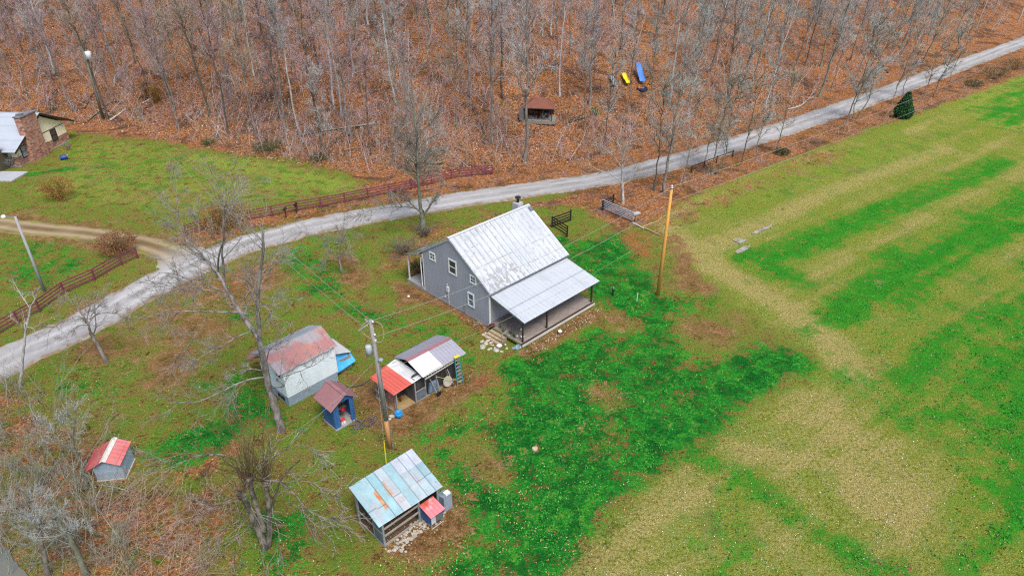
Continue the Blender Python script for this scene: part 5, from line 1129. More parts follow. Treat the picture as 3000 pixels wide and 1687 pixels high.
keyR=[
 (zD(720,690),2,.95,6,B_green,T_grey,'large leaning trunk with a split base right beside the gravel road'),
 (zD(945,430),0,1.0,6,B_grey,T_mauve,'leaning grey trunk on the bank, third from the split base tree'),
 (zD(1195,455),4,1.,5,B_green,T_green,'leaning trunk with a fallen limb at its foot on the right bank'),
 (zD(1460,450),7,.95,8,B_green,T_green,'grey green leaning tree with many stems on the right bank'),
 (zD(1300,400),1,1.,6,B_green,T_green,'thin lichen trunk just left of the many stemmed leaning tree'),
 (zD(615,470),1,1.0,5,B_dark,T_mauve,'dark trunk up the bank left of the split base tree'),
 (zD(480,230),1,1.,6,B_grey,T_mauve,'grey trunk high on the bank at the upper right'),
 (zD(835,300),2,1.,6,B_dark,T_mauve,'dark sturdy trunk above the split base tree'),
 (zD(700,170),3,1.,6,B_dark,T_tan,'short dark trunk top right of centre'),
 (zD(1030,200),2,.9,6,B_grey,T_grey,'pale grey trunk leaning at the top right of the wood'),
 (zD(1990,180),4,.9,8,B_pale,T_green,'whitish leaning trunk at the far right end of the wood'),
 (zD(1650,330),0,.9,8,B_green,T_green,'leaning tree near the far bend of the road'),
]
for i,(px,pi,s_,tl,bk,tw,lb) in enumerate(keyR):
    p=G(*px);place_tree(pi,p,s_,i*1.7+1,D(tl),0,bk,tw,lb)
# roadside trees right of the farmhouse
road=[(zE(1000,372),3,.62,'thin dark tree at the gate, left of the thick roadside trunk',B_dark,3),(zE(1090,392),0,.62,'thick roadside trunk just behind the wire near the yellow pole top',B_grey,3),(zE(1262,300),6,.62,'slender forked tree by the road, left of the low dark rail',B_grey,3),
 (zE(1460,130),8,.6,'thin stem at the left end of the low dark rail',B_green,4),(zE(1530,232),6,.7,'clump stem behind the middle of the low dark rail',B_green,3),(zE(1570,225),8,.8,'second stem of the clump at the low dark rail',B_green,5),(zE(1805,112),6,.62,'bushy forked tree just past the right end of the low rail',B_dark,2),
 (zD(280,1130),8,.75,'thin leaning stem between the two forked roadside trees',B_grey,5),(zD(415,1080),6,.6,'forked tree with a mossy foot beside the road',B_green,3),(zD(900,915),6,.85,'pale footed trunk right of the mossy forked tree',B_grey,5),
 (zD(960,850),8,.85,'left stem of the leaning pair by the road',B_green,6),(zD(985,845),8,.9,'right stem of the leaning pair by the road',B_green,8),(zD(1238,740),8,.8,'thin stem immediately left of the evergreen',B_grey,5),(zD(1310,690),8,.75,'thin stem immediately behind the evergreen',B_grey,6),
 (zD(1430,695),8,.65,'thin stem right of the evergreen beside the road',B_grey,8),(zD(1530,690),8,.75,'second thin stem right of the evergreen',B_dark,8),(zD(1645,585),8,.7,'last thin stem beside the road at the right',B_green,8)]
for i,(px,pi,s_,lb,bk,tl) in enumerate(road):
    s_=(s_*1.75,s_*1.75,s_*1.25)
    place_tree(pi,G(*px),s_,i*2.1,D(tl),0,bk,T_green if i%2 else T_tan,lb)
# the rest of the wood
rg=np.random.default_rng(5);pts=[];cand=0
ex=[G(*k[0])[:2] for k in key+keyR]+[G(1588,352)[:2]]*1+[G(1850,240)[:2]]
pts=[np.array(e) for e in ex]
forest=[]
while len(forest)<195 and cand<30000:
    cand+=1;u=rg.uniform(-60,3060);v=rg.uniform(-14,480)
    if v<0 and rg.random()<.35: continue
    p=G(u,v);
    if float(bil(_FG,p[0],p[1]))<1.5 or p[1]>235: continue
    md=min(np.hypot(*(p[:2]-q)) for q in pts)
    e=(1500<u<1690 and 240<v<470) or (1740<u<2000 and 150<v<430)
    if e: continue
    if md<3.8+rg.random()*2.2: continue
    pts.append(p[:2]);forest.append((u,v,p))
reg=[('bare grey tree in the crowded wood above the left house and lawn','trees crowding the wood above the left lawn'),('bare grey tree in the crowded wood behind the maroon fence','trees crowding the wood behind the maroon fence'),
     ('bare grey tree in the wood around the shelter and slides','trees in the wood around the shelter and slides'),('bare leaning tree in the wood above the far end of the road','trees in the wood above the far road')]
for i,(u,v,p) in enumerate(forest):
    pi=int(rg.choice([0,1,2,3,4,5,6,7,8],p=[.13,.14,.08,.15,.12,.13,.1,.05,.10]));k=0 if u<700 else 1 if u<1400 else 2 if u<2100 else 3
    bk=[B_grey,B_grey,B_pale,B_green,B_dark][int(rg.integers(5))];tw=[T_mauve,T_mauve,T_tan,T_grey] [int(rg.integers(4))] if u<1700 else [T_grey,T_green,T_grey,T_green][int(rg.integers(4))]
    tl=rg.normal(0,2)+(5*np.clip((u-1700)/900,0,1.2)) -(1.5 if u<800 else 0)
    s_=rg.uniform(.8,1.1);place_tree(pi,p,(s_,s_,s_*rg.uniform(.9,1.1)),rg.uniform(0,6.28),D(abs(tl)),0 if tl>=0 else math.pi,bk,tw,reg[k][0],'tree',reg[k][1])
# ---------------- individually modelled yard trees
def hero(name,base,limbs,bk,tw,label,seed,r0,wob=.17,sub2=5,ns=10,nt_=6,th=.012,subang=.9,sublen=(.18,.42),upc=.03,up=.1,extra=None,t0=.2,sr=.45,cat='tree',sl2=(.3,.7)):
    """limbs: list of (points [(u,v,depth offset)], r_start, r_end, twiggy factor)"""
    b0=G(*base);o=empty(name,b0,0,label,cat);rg=np.random.default_rng(seed);T=[];Cs=[]
    for li,(pp,ra,rb,tf) in enumerate(limbs):
        pts=[]
        for (u,v,dy) in pp:
            q=aty(u,v,b0[1]+dy)-b0;pts.append(q)
        k=max(6,len(pp)*3);P=polyfit(pts,k)[None];P=P+np.r_[[[0,0,0]],rg.normal(0,ra*.11,(k-2,3)),[[0,0,0]]][None]
        R=np.linspace(ra,rb,k)[None];
        if li==0: R[0,0]*=1.3;P[0,0,2]-=.2
        T.append((P,R,9 if ra>.1 else 5))
        if tf>0:
            n=max(2,int(ns*tf));tt=t0 if li else .55
            s=spawn(P,R,n,tt,1,*sublen,subang,up,6,sr,wob,upc,th*2,rg,.3,fall=.35);T.append((*s,4))
            s2=spawn(*s,sub2,.1,1,.45,.9,subang*.75,up*.5,5,.55,wob*.8,upc,th*1.1,rg,.4);w_=spawn(*s2,nt_,.1,1,.45,1.0,.65,up*.5,4,.6,.14,upc,th*.8,rg,.5);w3=spawn(P,R,int(n*1.2),tt,1,.10,.28,.9,up,4,.22,.15,upc,th,rg,.5)
            Cs+=[(*s2,3),(*w_,3),(*w3,3)]
    mesh_np('trunk',*tubes(T),bk,o);
    if Cs: mesh_np('crown',*tubes(Cs),tw,o)
    return o,b0
z5=Q(0,0,400,440,1.685)
def Z5(l): return [(*z5(x,y),d) for x,y,d in l]
hero('bare_tree',z5(715,1385),[
 (Z5([(715,1385,0),(690,1290,0),(655,1180,0),(635,1080,0),(620,1000,0),(605,925,0)]),.27,.19,0),
 (Z5([(605,925,0),(560,870,.3),(520,810,.6),(475,740,1),(430,660,1.3),(400,600,1.6),(350,550,2),(290,480,2.5),(240,440,3)]),.17,.05,1.0),
 (Z5([(612,950,0),(603,860,-.3),(600,760,-.6),(600,690,-.8),(610,600,-1),(625,500,-1),(628,400,-1)]),.16,.05,.8),
 (Z5([(430,660,1.3),(430,580,1.5),(420,500,1.6),(430,420,1.7),(430,300,1.8),(450,210,2),(445,110,2.2)]),.09,.02,.9),
 (Z5([(400,600,1.6),(410,500,.8),(450,400,.6),(430,330,.4),(470,250,.2)]),.07,.02,.7),
 (Z5([(240,440,3),(215,380,3.2),(205,300,3.4),(190,200,3.6),(165,130,4)]),.05,.015,.7),
 (Z5([(240,440,3),(200,400,3.3),(140,360,3.5),(90,340,3.7)]),.04,.012,.6),
 (Z5([(300,480,2.4),(310,400,2.6),(300,300,3),(310,240,3.2)]),.04,.012,.6),
 (Z5([(440,700,1.2),(360,670,.8),(280,645,.4),(180,610,0),(90,600,-.3)]),.06,.015,.9),
 (Z5([(450,720,1),(350,690,.2),(240,690,-.6),(150,665,-1.2),(40,640,-1.8)]),.055,.015,.9),
 (Z5([(500,800,.6),(420,800,0),(300,795,-.8),(180,800,-1.4),(0,835,-2)]),.07,.015,.9),
 (Z5([(350,820,-.4),(310,880,-.6),(280,930,-.8),(230,1000,-1),(215,1070,-1.2)]),.035,.01,.6),
 (Z5([(570,890,.2),(500,920,-.6),(430,960,-1.2),(350,1000,-2),(280,1050,-2.6)]),.05,.012,.8),
 (Z5([(640,1120,0),(560,1130,-.8),(480,1160,-1.4),(400,1200,-2),(300,1240,-2.6),(150,1245,-3)]),.07,.015,.8),
 (Z5([(630,1090,0),(560,1080,-.6),(450,1100,-1)]),.04,.012,.5),
 (Z5([(620,760,-.5),(660,800,-.7),(620,860,-.9)]),.05,.02,.4),
 (Z5([(600,700,-.8),(560,700,-.4),(530,740,-.2),(560,620,0),(600,520,.2)]),.045,.012,.7),
 (Z5([(655,1170,0),(700,1170,-.8),(730,1160,-1.2),(690,1130,-1.4),(780,1100,-1.6),(880,1060,-2)]),.055,.012,.55),
 (Z5([(640,1050,0),(660,980,-.5),(720,940,-.8),(780,900,-1)]),.04,.01,.5),
 (Z5([(600,720,-.8),(660,730,-1),(770,738,-1.5)]),.03,.01,.5),
],bark('old_grey_bark',(.27,.255,.24),(.10,.092,.082),0,2.5),T_yard,'tall dead looking two forked tree leaning left of the white shed',21,.27,ns=14,nt_=6,th=.010,wob=.13,sublen=(.2,.5),subang=.9)
# pollarded twin trunk tree
z6=Q(0,0,0,1080,2.387)
def Z6(l): return [(*z6(x,y),d) for x,y,d in l]
pb0=z6(1868,1250)
B_poll=bark('pollard_bark',(.21,.19,.16),(.055,.048,.038),0,2.5)
o_p,b_p=hero('pollarded_tree',pb0,[
 (Z6([(1862,1250,0),(1815,1150,0),(1770,1050,0),(1725,950,0),(1695,880,0)]),.22,.14,0),
 (Z6([(1880,1235,0),(1885,1130,.1),(1880,1000,.2),(1872,880,.3),(1855,780,.3)]),.17,.12,0),
 (Z6([(1850,1130,.1),(1810,1010,.2),(1770,880,.3),(1742,760,.3)]),.16,.13,0),
 (Z6([(1880,1100,0),(1900,980,-.4),(1930,870,-.6),(1965,780,-.7),(2030,700,-.8),(2095,640,-1)]),.08,.03,.5),
 (Z6([(1870,780,.2),(1960,790,-.2),(2060,880,-.6),(2130,960,-.9),(2230,1030,-1.2),(2387,1050,-1.5)]),.07,.02,1),
 (Z6([(1990,940,-.6),(2060,950,-.8),(2130,1020,-1),(2230,1110,-1.2),(2330,1200,-1.5)]),.035,.012,1),
 (Z6([(1980,800,-.4),(2080,785,-.8),(2200,800,-1.2),(2280,880,-1.4),(2370,890,-1.8)]),.04,.012,1),
 (Z6([(1880,640,.3),(1960,590,.1),(2060,545,0),(2160,545,0),(2250,600,-.2)]),.035,.01,1),
 (Z6([(1920,900,-.5),(1905,1000,-1),(1950,1150,-1.6),(1940,1290,-2),(1945,1440,-2.3)]),.03,.01,.7),
 (Z6([(1720,700,.2),(1640,640,.2),(1560,600,.2),(1440,600,.2),(1290,625,.2),(1130,660,.2),(950,700,.2)]),.05,.01,1.1),
 (Z6([(1690,880,0),(1600,920,-.2),(1520,955,-.5),(1420,970,-.7),(1340,1040,-1),(1270,1090,-1.2)]),.05,.012,1),
 (Z6([(1730,1010,-.1),(1690,1080,-.6),(1650,1200,-1.1),(1635,1400,-1.7)]),.035,.01,.8),
 (Z6([(1700,1040,-.1),(1560,1130,-.7),(1470,1200,-1.2),(1440,1390,-1.7)]),.03,.01,.8),
 (Z6([(1740,900,.2),(1770,1000,-.3),(1830,1120,-.8),(1845,1300,-1.3)]),.03,.01,.4),
 (Z6([(1700,860,.2),(1800,720,-.2),(1900,640,-.4)]),.05,.02,.8),
],B_poll,T_yard,'pollarded twin trunk tree with bristling shoots and drooping pale limbs',33,.24,ns=6,nt_=2,th=.013,wob=.07,sub2=3,upc=-.05,up=.02,sublen=(.28,.6),subang=.5)
shP=[];shR=[];rg=np.random.default_rng(3)
for (x,y,n,d,sp) in((1742,760,50,.3,.40),(1857,785,48,.3,.40),(1690,880,24,0,.75),(1720,820,18,.2,.65),(1880,850,14,.2,.6)):
    c=aty(*z6(x,y),b_p[1]+d)-b_p;P0=c+rg.normal(0,.12,(n,3));dr=np.c_[rg.normal(0,sp,(n,1)),rg.normal(0,sp,(n,1)),np.ones((n,1))];dr/=np.linalg.norm(dr,axis=1)[:,None];ln=rg.uniform(1.8,5.0,n)
    if x in(1690,1720): ln*=.6
    t=np.linspace(0,1,6);P=P0[:,None]+dr[:,None]*(t[None,:,None]*ln[:,None,None]);P[...,:2]*=1;P+=rg.normal(size=P.shape)*.03;shP.append(P);shR.append(np.linspace(1,.3,6)[None]*rg.uniform(.013,.022,(n,1)))
P=np.concatenate(shP);R=np.concatenate(shR);s=spawn(P,R,3,.3,1,.15,.35,.35,.3,4,.6,.08,0,.009,rg,.5)
mesh_np('upright_shoots',*tubes([(P,R,4),(*s,3)]),bark('red_brown_shoots',(.20,.13,.075),(.10,.07,.045),0,3),o_p)
b=MB()
for (x,y,d,r) in((1742,770,.3,.3),(1857,790,.3,.26),(1693,885,0,.26),(1670,870,-.1,.16)): c=aty(*z6(x,y),b_p[1]+d)-b_p;b.blob(tuple(c),(r,r,r*.9),int(x),8,.25)
b.build('pollard_knobs',B_poll,o_p)
# small road side tree
z7=Q(0,0,0,600,2.635)
def Z7(l): return [(*z7(x,y),d) for x,y,d in l]
hero('bare_tree',z7(820,1215),[
 (Z7([(820,1215,0),(780,1130,0),(740,1060,0),(700,990,0)]),.17,.13,0),
 (Z7([(700,990,0),(675,910,0),(635,850,.2),(605,780,.3),(590,690,.4)]),.10,.03,1.2),
 (Z7([(720,1010,0),(740,930,-.2),(735,860,-.2),(730,770,-.2),(760,690,0)]),.06,.02,1),
 (Z7([(670,900,0),(680,840,.3),(700,760,.5),(720,680,.6)]),.05,.015,1.2),
 (Z7([(660,890,0),(600,860,-.3),(540,880,-.6),(460,910,-.9),(350,1000,-1.2)]),.045,.012,1.2),
 (Z7([(680,930,0),(620,930,-.3),(550,970,-.6),(500,1040,-.9)]),.035,.01,1),
 (Z7([(690,880,0),(770,840,-.1),(860,830,-.2),(950,850,-.2),(990,860,-.3)]),.045,.012,1.2),
 (Z7([(700,860,.2),(770,770,.4),(830,720,.6)]),.04,.012,1.1),
 (Z7([(620,830,0),(560,760,.3),(480,720,.4),(400,750,.5)]),.035,.01,1)],B_grey,T_yard,'small spreading bare tree standing beside the left stretch of road',44,.17,ns=8,nt_=5,th=.009,sublen=(.22,.5))
hero('birch_tree',z7(150,1400),[
 (Z7([(150,1400,0),(168,1280,0),(182,1130,0),(195,1010,0),(215,900,0),(238,780,0)]),.11,.06,.1),
 (Z7([(238,780,0),(275,720,0),(300,640,0)]),.04,.012,.8),
 (Z7([(225,790,0),(180,720,.2),(130,640,.4),(90,560,.5)]),.035,.01,.9),
 (Z7([(210,900,0),(180,930,-.2),(120,900,-.4),(60,850,-.5)]),.025,.008,.8)],B_pale,T_tan,'slender white barked sapling at the left edge crossing the road',45,.1,ns=7,nt_=4,th=.009,sublen=(.2,.4))
# tree behind the farmhouse corner
z8=Q(0,0,700,400,3.15)
def Z8(l): return [(*z8(x,y),d) for x,y,d in l]
hero('bare_tree',z8(1700,900),[
 (Z8([(1700,900,0),(1698,830,0),(1692,740,0),(1685,690,0)]),.34,.27,0),
 (Z8([(1685,700,0),(1668,600,0),(1660,480,0),(1655,380,0),(1652,260,0),(1645,120,0),(1635,-40,0),(1615,-200,0),(1600,-380,.3),(1590,-560,.5)]),.20,.05,2.6),
 (Z8([(1700,730,0),(1750,660,-.3),(1800,570,-.4),(1860,490,-.4),(1890,420,-.3),(1870,380,-.2)]),.13,.03,.9),
 (Z8([(1680,700,0),(1620,650,-.4),(1560,590,-.6),(1500,555,-.8),(1420,545,-1)]),.11,.03,.9),
 (Z8([(1640,670,-.3),(1540,650,-.8),(1430,650,-1.2),(1300,670,-1.8),(1200,690,-2.2),(1080,740,-2.8)]),.06,.015,1.1),
 (Z8([(1655,380,0),(1580,330,.4),(1500,280,.6),(1400,250,.8)]),.05,.015,1.2),
 (Z8([(1652,250,0),(1720,200,.2),(1800,150,.3),(1900,120,.4)]),.06,.015,1.3),
 (Z8([(1650,200,0),(1600,100,.3),(1520,20,.5),(1430,-60,.7)]),.05,.015,1.3),
 (Z8([(1640,60,0),(1700,-60,-.3),(1790,-140,-.5),(1850,-260,-.6)]),.06,.015,1.3),
 (Z8([(1655,330,0),(1700,330,-.3),(1750,250,-.5),(1790,300,-.6),(1850,340,-.8)]),.045,.012,1)],B_green,T_yard,'tall bare tree with a two armed fork behind the farmhouse corner',46,.3,ns=18,nt_=6,th=.0125,sublen=(.14,.36))
hero('bare_tree',z8(950,1260),[
 (Z8([(955,1270,0),(940,1200,0),(925,1140,0),(930,1080,0)]),.12,.08,.3),
 (Z8([(925,1140,0),(880,1080,0),(840,1050,.2),(800,1020,.3)]),.05,.015,1.6),
 (Z8([(930,1090,0),(940,1000,0),(930,900,.3),(900,830,.5)]),.05,.012,1.6),
 (Z8([(930,1110,0),(980,1040,-.2),(1000,980,-.2),(960,800,.2)]),.045,.012,1.6),
 (Z8([(920,1150,0),(850,1130,-.4),(790,1150,-.7),(720,1220,-1)]),.04,.01,1.4),
 (Z8([(900,1000,.2),(760,930,.4),(680,890,.5),(560,880,.6)]),.035,.01,1.4),
 (Z8([(930,1120,0),(1010,1080,-.4),(1030,1130,-.6)]),.035,.01,1.2)],B_grey,T_yard,'low twiggy fruit tree on dark soil left of the farmhouse',47,.12,ns=9,nt_=6,th=.008,sublen=(.25,.55))
# tree at the gate by the road
hero('bare_tree',zE(710,490),[
 ([(*zE(x,y),d) for x,y,d in((710,490,0),(705,420,0),(703,330,0),(700,300,0))],.2,.15,0),
 ([(*zE(x,y),d) for x,y,d in((700,300,0),(697,220,0),(700,120,0),(690,0,0),(650,-90,.2))],.10,.03,1.2),
 ([(*zE(x,y),d) for x,y,d in((698,160,0),(640,80,.3),(560,0,.5),(470,-60,.7))],.06,.02,1.3),
 ([(*zE(x,y),d) for x,y,d in((705,60,0),(740,-30,.2),(800,-90,.3))],.05,.015,1.3),
 ([(*zE(x,y),d) for x,y,d in((700,310,0),(640,250,-.3),(560,210,-.6),(480,180,-.8),(390,130,-1))],.07,.015,.7),
 ([(*zE(x,y),d) for x,y,d in((712,310,0),(770,280,-.2),(820,210,-.4),(880,140,-.5),(940,110,-.5))],.07,.015,.7)],B_pale,T_tan,'pale forked tree with a dense fan crown beside the gate and road',48,.2,ns=11,nt_=6,th=.011,sublen=(.22,.5))
# ---------------- shrubs
def shrub(u,v,n,h,r,colr,c2,label,name='shrub',th=.010,cat='shrub',leaf=None,lc=0):
    m=bark('shrub_%d'%int(u),colr,c2,0,4);p=G(u,v);o=sprigs(name,p,n,h,r,m,label,cat,None,th,.35)
    if leaf:
        rg=np.random.default_rng(int(u));q=rg.normal(size=(lc,3));q/=np.linalg.norm(q,axis=1)[:,None];q*=rg.uniform(.45,1,(lc,1))**.5*np.array([r,r,h*.5]);q[:,2]+=h*.55
        q*=(.85+.3*fbm(q[:,0]*2+9,q[:,1]*2+q[:,2],3,2))[:,None];leaves_mesh('leaves',q,.07,[leaf],o,rg)
    return o
def leaves_mesh(name,C,size,mats_,parent,rg,up=0.,idx=None,cols=None):
    n=len(C);a=rg.normal(size=(n,3));a[:,2]*=(1-up);a/=np.linalg.norm(a,axis=1)[:,None]+1e-9;b=rg.normal(size=(n,3));b-=(a*b).sum(1)[:,None]*a;
    if up: b[:,2]*=(1-up)
    b/=np.linalg.norm(b,axis=1)[:,None]+1e-9
    s=(size*rg.uniform(.6,1.3,(n,1)));V=np.stack([C-a*s,C-b*s*.6,C+a*s,C+b*s*.6],1).reshape(-1,3);Fq=np.arange(4*n).reshape(-1,4)
    return mesh_np(name,V,Fq,mats_,parent,None if cols is None else {'Col':np.repeat(cols,4,0)},None if idx is None else idx)
M_ol=mat('orange_leaf',(.33,.15,.03),.85,.35,3,col2=(.22,.11,.03));M_rl=mat('rust_leaf',(.27,.105,.05),.85,.4,3,col2=(.20,.12,.04))
M_eg=mat('evergreen_needles',(.035,.12,.03),.8,.5,3,col2=(.015,.06,.02));M_br=mat('briar_green',(.05,.11,.03),.85,.4,3)
shrub(178,583,40,2.6,1.9,(.30,.15,.05),(.20,.11,.04),'round orange weeping shrub on the lawn before the stone trimmed house',leaf=M_ol,lc=1500)
shrub(350,742,60,2.3,2.1,(.24,.12,.07),(.14,.10,.05),'rusty brown mounded shrub at the end of the left maroon fence',leaf=M_rl,lc=2600)
shrub(665,668,80,3.0,2.9,(.30,.17,.06),(.17,.12,.06),'big orange brown shrub overgrowing the maroon fence by the driveway',leaf=M_ol,lc=1500)
shrub(25,492,50,1.8,1.6,(.36,.36,.37),(.20,.20,.20),'pale leafless shrub in front of the left house entry',th=.012)
shrub(200,440,16,1.0,.8,(.26,.25,.24),(.15,.15,.14),'small leafless shrub behind the blue barrel')
shrub(1230,800,70,1.5,1.6,(.26,.17,.10),(.20,.13,.09),'tangled brown shrub by the rear porch of the farmhouse',leaf=M_rl,lc=500)
shrub(1265,835,45,2.3,.8,(.17,.18,.09),(.10,.11,.06),'mossy climbing shrub against the farmhouse rear corner')
shrub(1240,690,60,1.2,1.3,(.25,.22,.17),(.15,.13,.10),'thicket of twigs around the foot of the tall fork armed tree')
shrub(1180,740,80,1.2,2.6,(.25,.21,.16),(.17,.14,.11),'sprawling tan brush left of the farmhouse rear corner')
shrub(610,425,30,.8,1.2,(.10,.14,.05),(.06,.09,.03),'small green briar at the far lawn edge, left of the larger one',leaf=M_br,lc=350)
shrub(790,440,50,1.1,2.6,(.12,.15,.06),(.08,.09,.05),'sprawling green briar patch at the lawn edge under the trees',leaf=M_br,lc=1100)
shrub(940,470,30,.8,1.5,(.12,.13,.05),(.08,.09,.04),'low green brown briar at the right tip of the far lawn',leaf=M_br,lc=300)
shrub(1745,338,20,1.2,.9,(.08,.16,.03),(.06,.10,.03),'small bright green shrub below the slides',leaf=mat('bright_leaf',(.09,.22,.02),.8,.3),lc=500)
shrub(155,325,14,.9,1.0,(.14,.16,.04),(.08,.10,.03),'small yellow green shrub behind the stone chimney',leaf=M_br,lc=250)
shrub(430,290,40,3.2,1.3,(.30,.16,.05),(.18,.10,.04),'tall orange brown leafed sapling on the slope',leaf=M_ol,lc=900)
shrub(460,300,40,2.5,1.1,(.28,.17,.04),(.18,.10,.04),'olive gold leafed sapling right of the tall orange one',leaf=mat('gold_leaf',(.26,.15,.02),.85,.35),lc=700)
for i,(u,v,h,r,lb) in enumerate(((2910,232,2.2,3.2,'long dark green shrub by the road, nearest the bright field corner'),(2975,205,2.2,3.2,'dark green shrub at the right edge by the road'),(2850,255,1.2,2.0,'low brown green shrub left of the long dark one'),(2560,318,.1,.1,''),(2290,452,.8,1.1,'low olive bush wrapped round the forked roadside tree'))):
    if not lb: continue
    shrub(u,v,40,h,r,(.13,.13,.06),(.07,.08,.04),lb,leaf=mat('dull_leaf',(.055,.085,.035),.85,.4),lc=1100)
# evergreen
p=G(*zD(1310,835));o=empty('evergreen_tree',p,0,'small dark green cone shaped evergreen beside the road','tree');rg=np.random.default_rng(8);n=7500
hh=rg.uniform(0,1,n)**1.25;an=rg.uniform(0,6.283,n);rad=np.clip(np.minimum(1.15-hh,.55+hh*1.6),0,1)*1.75*(.82+.3*fbm(np.cos(an)*1.8+5,np.sin(an)*1.8+hh*5,3,3))*rg.uniform(.62,1.05,n);c=np.c_[np.cos(an)*rad,np.sin(an)*rad,.15+hh*3.9+rg.normal(0,.15,n)]
leaves_mesh('crown',c,.14,[M_eg],o,rg);b=MB();b.tube([(0,0,-.1),(0,0,4)],[.12,.03],6);b.build('trunk',B_dark,o)
# ---------------- brush masses
def scatter_stems(name,P,hmin,hmax,m,label,seed,th=.012,sub=5,tw=3,spread=.5,cat='undergrowth'):
    rg=np.random.default_rng(seed);n=len(P);h=rg.uniform(hmin,hmax,n);d=np.c_[rg.normal(0,spread,(n,2)),np.ones(n)];t=np.linspace(0,1,5)
    S=P[:,None]+d[:,None]*(t[None,:,None]*h[:,None,None]);S+=rg.normal(size=S.shape)*.05*h[:,None,None]*t[None,:,None];R=(h*.006+th)[:,None]*np.linspace(1,.35,5)[None]
    a=spawn(S,R,sub,.25,1,.2,.5,.7,.15,4,.55,.16,.03,th*.8,rg,.5);L_=[(S,R,3),(*a,3)]
    if tw: L_.append((*spawn(*a,tw,.2,1,.3,.7,.7,.1,3,.6,.16,0,th*.7,rg,.5),3))
    return tag(mesh_np(name,*tubes(L_),m),label,cat,kind='stuff')
def pick(n,ur,vr,cond,seed,hill=True):
    rg=np.random.default_rng(seed);out=[]
    while len(out)<n:
        u=rg.uniform(*ur);v=rg.uniform(*vr);p=G(u,v) if hill else G0(u,v)
        if cond(u,v,p): out.append(p)
    return np.array(out)
def fo(p): return float(bil(_FG,p[0],p[1]))
nosh=lambda u,v,p: fo(p)>.5 and p[1]<230 and not(1490<u<1710 and 240<v<440) and not(1740<u<2000 and 150<v<350)
scatter_stems('underbrush',pick(1900,(-50,3050),(-60,500),nosh,71),1.2,5,T_mauve,'mauve brown saplings filling the wood',71,.0125)
scatter_stems('underbrush',pick(900,(-50,3050),(-60,500),nosh,72),1.2,5.5,T_grey,'grey saplings filling the wood',72,.013)
scatter_stems('underbrush',pick(700,(560,2100),(330,500),nosh,73),.8,2.6,T_tan,'tan brush along the front edge of the wood',73,.013)
def inpoly(P): 
    Pw=[(x*K,y*K) for x,y in P]
    def f(u,v,p):
        ins=False;n=len(Pw)
        for i in range(n):
            x0,y0=Pw[i];x1,y1=Pw[(i+1)%n]
            if (y0>v)!=(y1>v) and u<(x1-x0)*(v-y0)/(y1-y0)+x0: ins=not ins
        return ins
    return f
scatter_stems('thicket',pick(440,(-120,420),(1090,1687),inpoly([(-100,950),(90,960),(200,1010),(240,1110),(230,1220),(300,1330),(380,1480),(-100,1480)]),74,False),1.0,3.2,bark('thicket_twigs',(.33,.335,.27),(.20,.205,.16),0,2),'grey green tangle of twigs in the lower left corner',74,.009,6,4)
scatter_stems('thicket',pick(420,(200,900),(1380,1720),inpoly([(230,1215),(420,1220),(600,1250),(620,1330),(520,1470),(230,1480)]),75,False),.4,1.2,T_tan,'low dry tan stems over the leaf litter',75,.008,4,2,1.1)
scatter_stems('road_brush',pick(170,(1800,3000),(200,560),inpoly([(1560,500),(1720,470),(1900,415),(2150,325),(2400,215),(2576,150),(2576,185),(2400,262),(2250,310),(2080,358),(1880,440),(1720,505)]),76),.6,2.2,T_tan,'tan brush along the right roadside strip',76,.010)
scatter_stems('shelter_brush',pick(60,(1480,1700),(330,420),lambda u,v,p:fo(p)>.5,79),.8,2.2,T_tan,'tan twigs growing in front of the woodland shelter',79,.011)
# trees of the lower left thicket
z9=Q(0,0,0,1400,5.05)
def Z6b(l): return [(*z6(x,y),d) for x,y,d in l]
hero('bare_tree',z6(602,815),[(Z6b([(602,815,0),(585,740,0),(560,650,0),(520,560,0),(505,480,0)]),.14,.06,.5),(Z6b([(505,480,0),(525,370,0),(540,250,0)]),.05,.012,1.2),(Z6b([(520,570,0),(440,530,.2),(380,460,.3),(260,370,.5)]),.05,.012,1.3),(Z6b([(500,500,0),(450,400,.3),(430,300,.4)]),.04,.01,1.2)],B_green,T_green,'lichen grey tree just left of the tiny red roofed hut',51,.14,ns=9,nt_=5,th=.009,sublen=(.22,.5))
hero('bare_tree',z6(610,1449),[(Z6b([(625,1500,0),(560,1330,0),(500,1200,0),(430,1100,0),(390,1040,0)]),.2,.09,.5),(Z6b([(400,1060,0),(300,1075,.3),(230,1040,.5),(190,950,.6),(120,790,.8)]),.07,.015,1.3),(Z6b([(430,1100,0),(400,960,.2),(380,860,.3)]),.05,.012,1.2),(Z6b([(500,1200,0),(560,1120,-.3),(620,1080,-.5)]),.04,.012,1)],B_green,T_green,'leaning lichen grey trunk rising from the bottom edge at the left',52,.2,ns=9,nt_=5,th=.008,sublen=(.2,.45))
hero('bare_tree',z6(345,1449),[(Z6b([(345,1470,0),(310,1300,0),(285,1180,0),(280,1080,0)]),.15,.07,.6),(Z6b([(280,1080,0),(200,1030,.2),(90,980,.4),(0,960,.6)]),.06,.015,1.3),(Z6b([(290,1180,0),(220,1060,-.2),(160,1000,-.3)]),.04,.012,1.1)],B_grey,T_green,'grey trunk beside the creek in the bottom left corner',53,.15,ns=9,nt_=5,th=.008,sublen=(.2,.45))
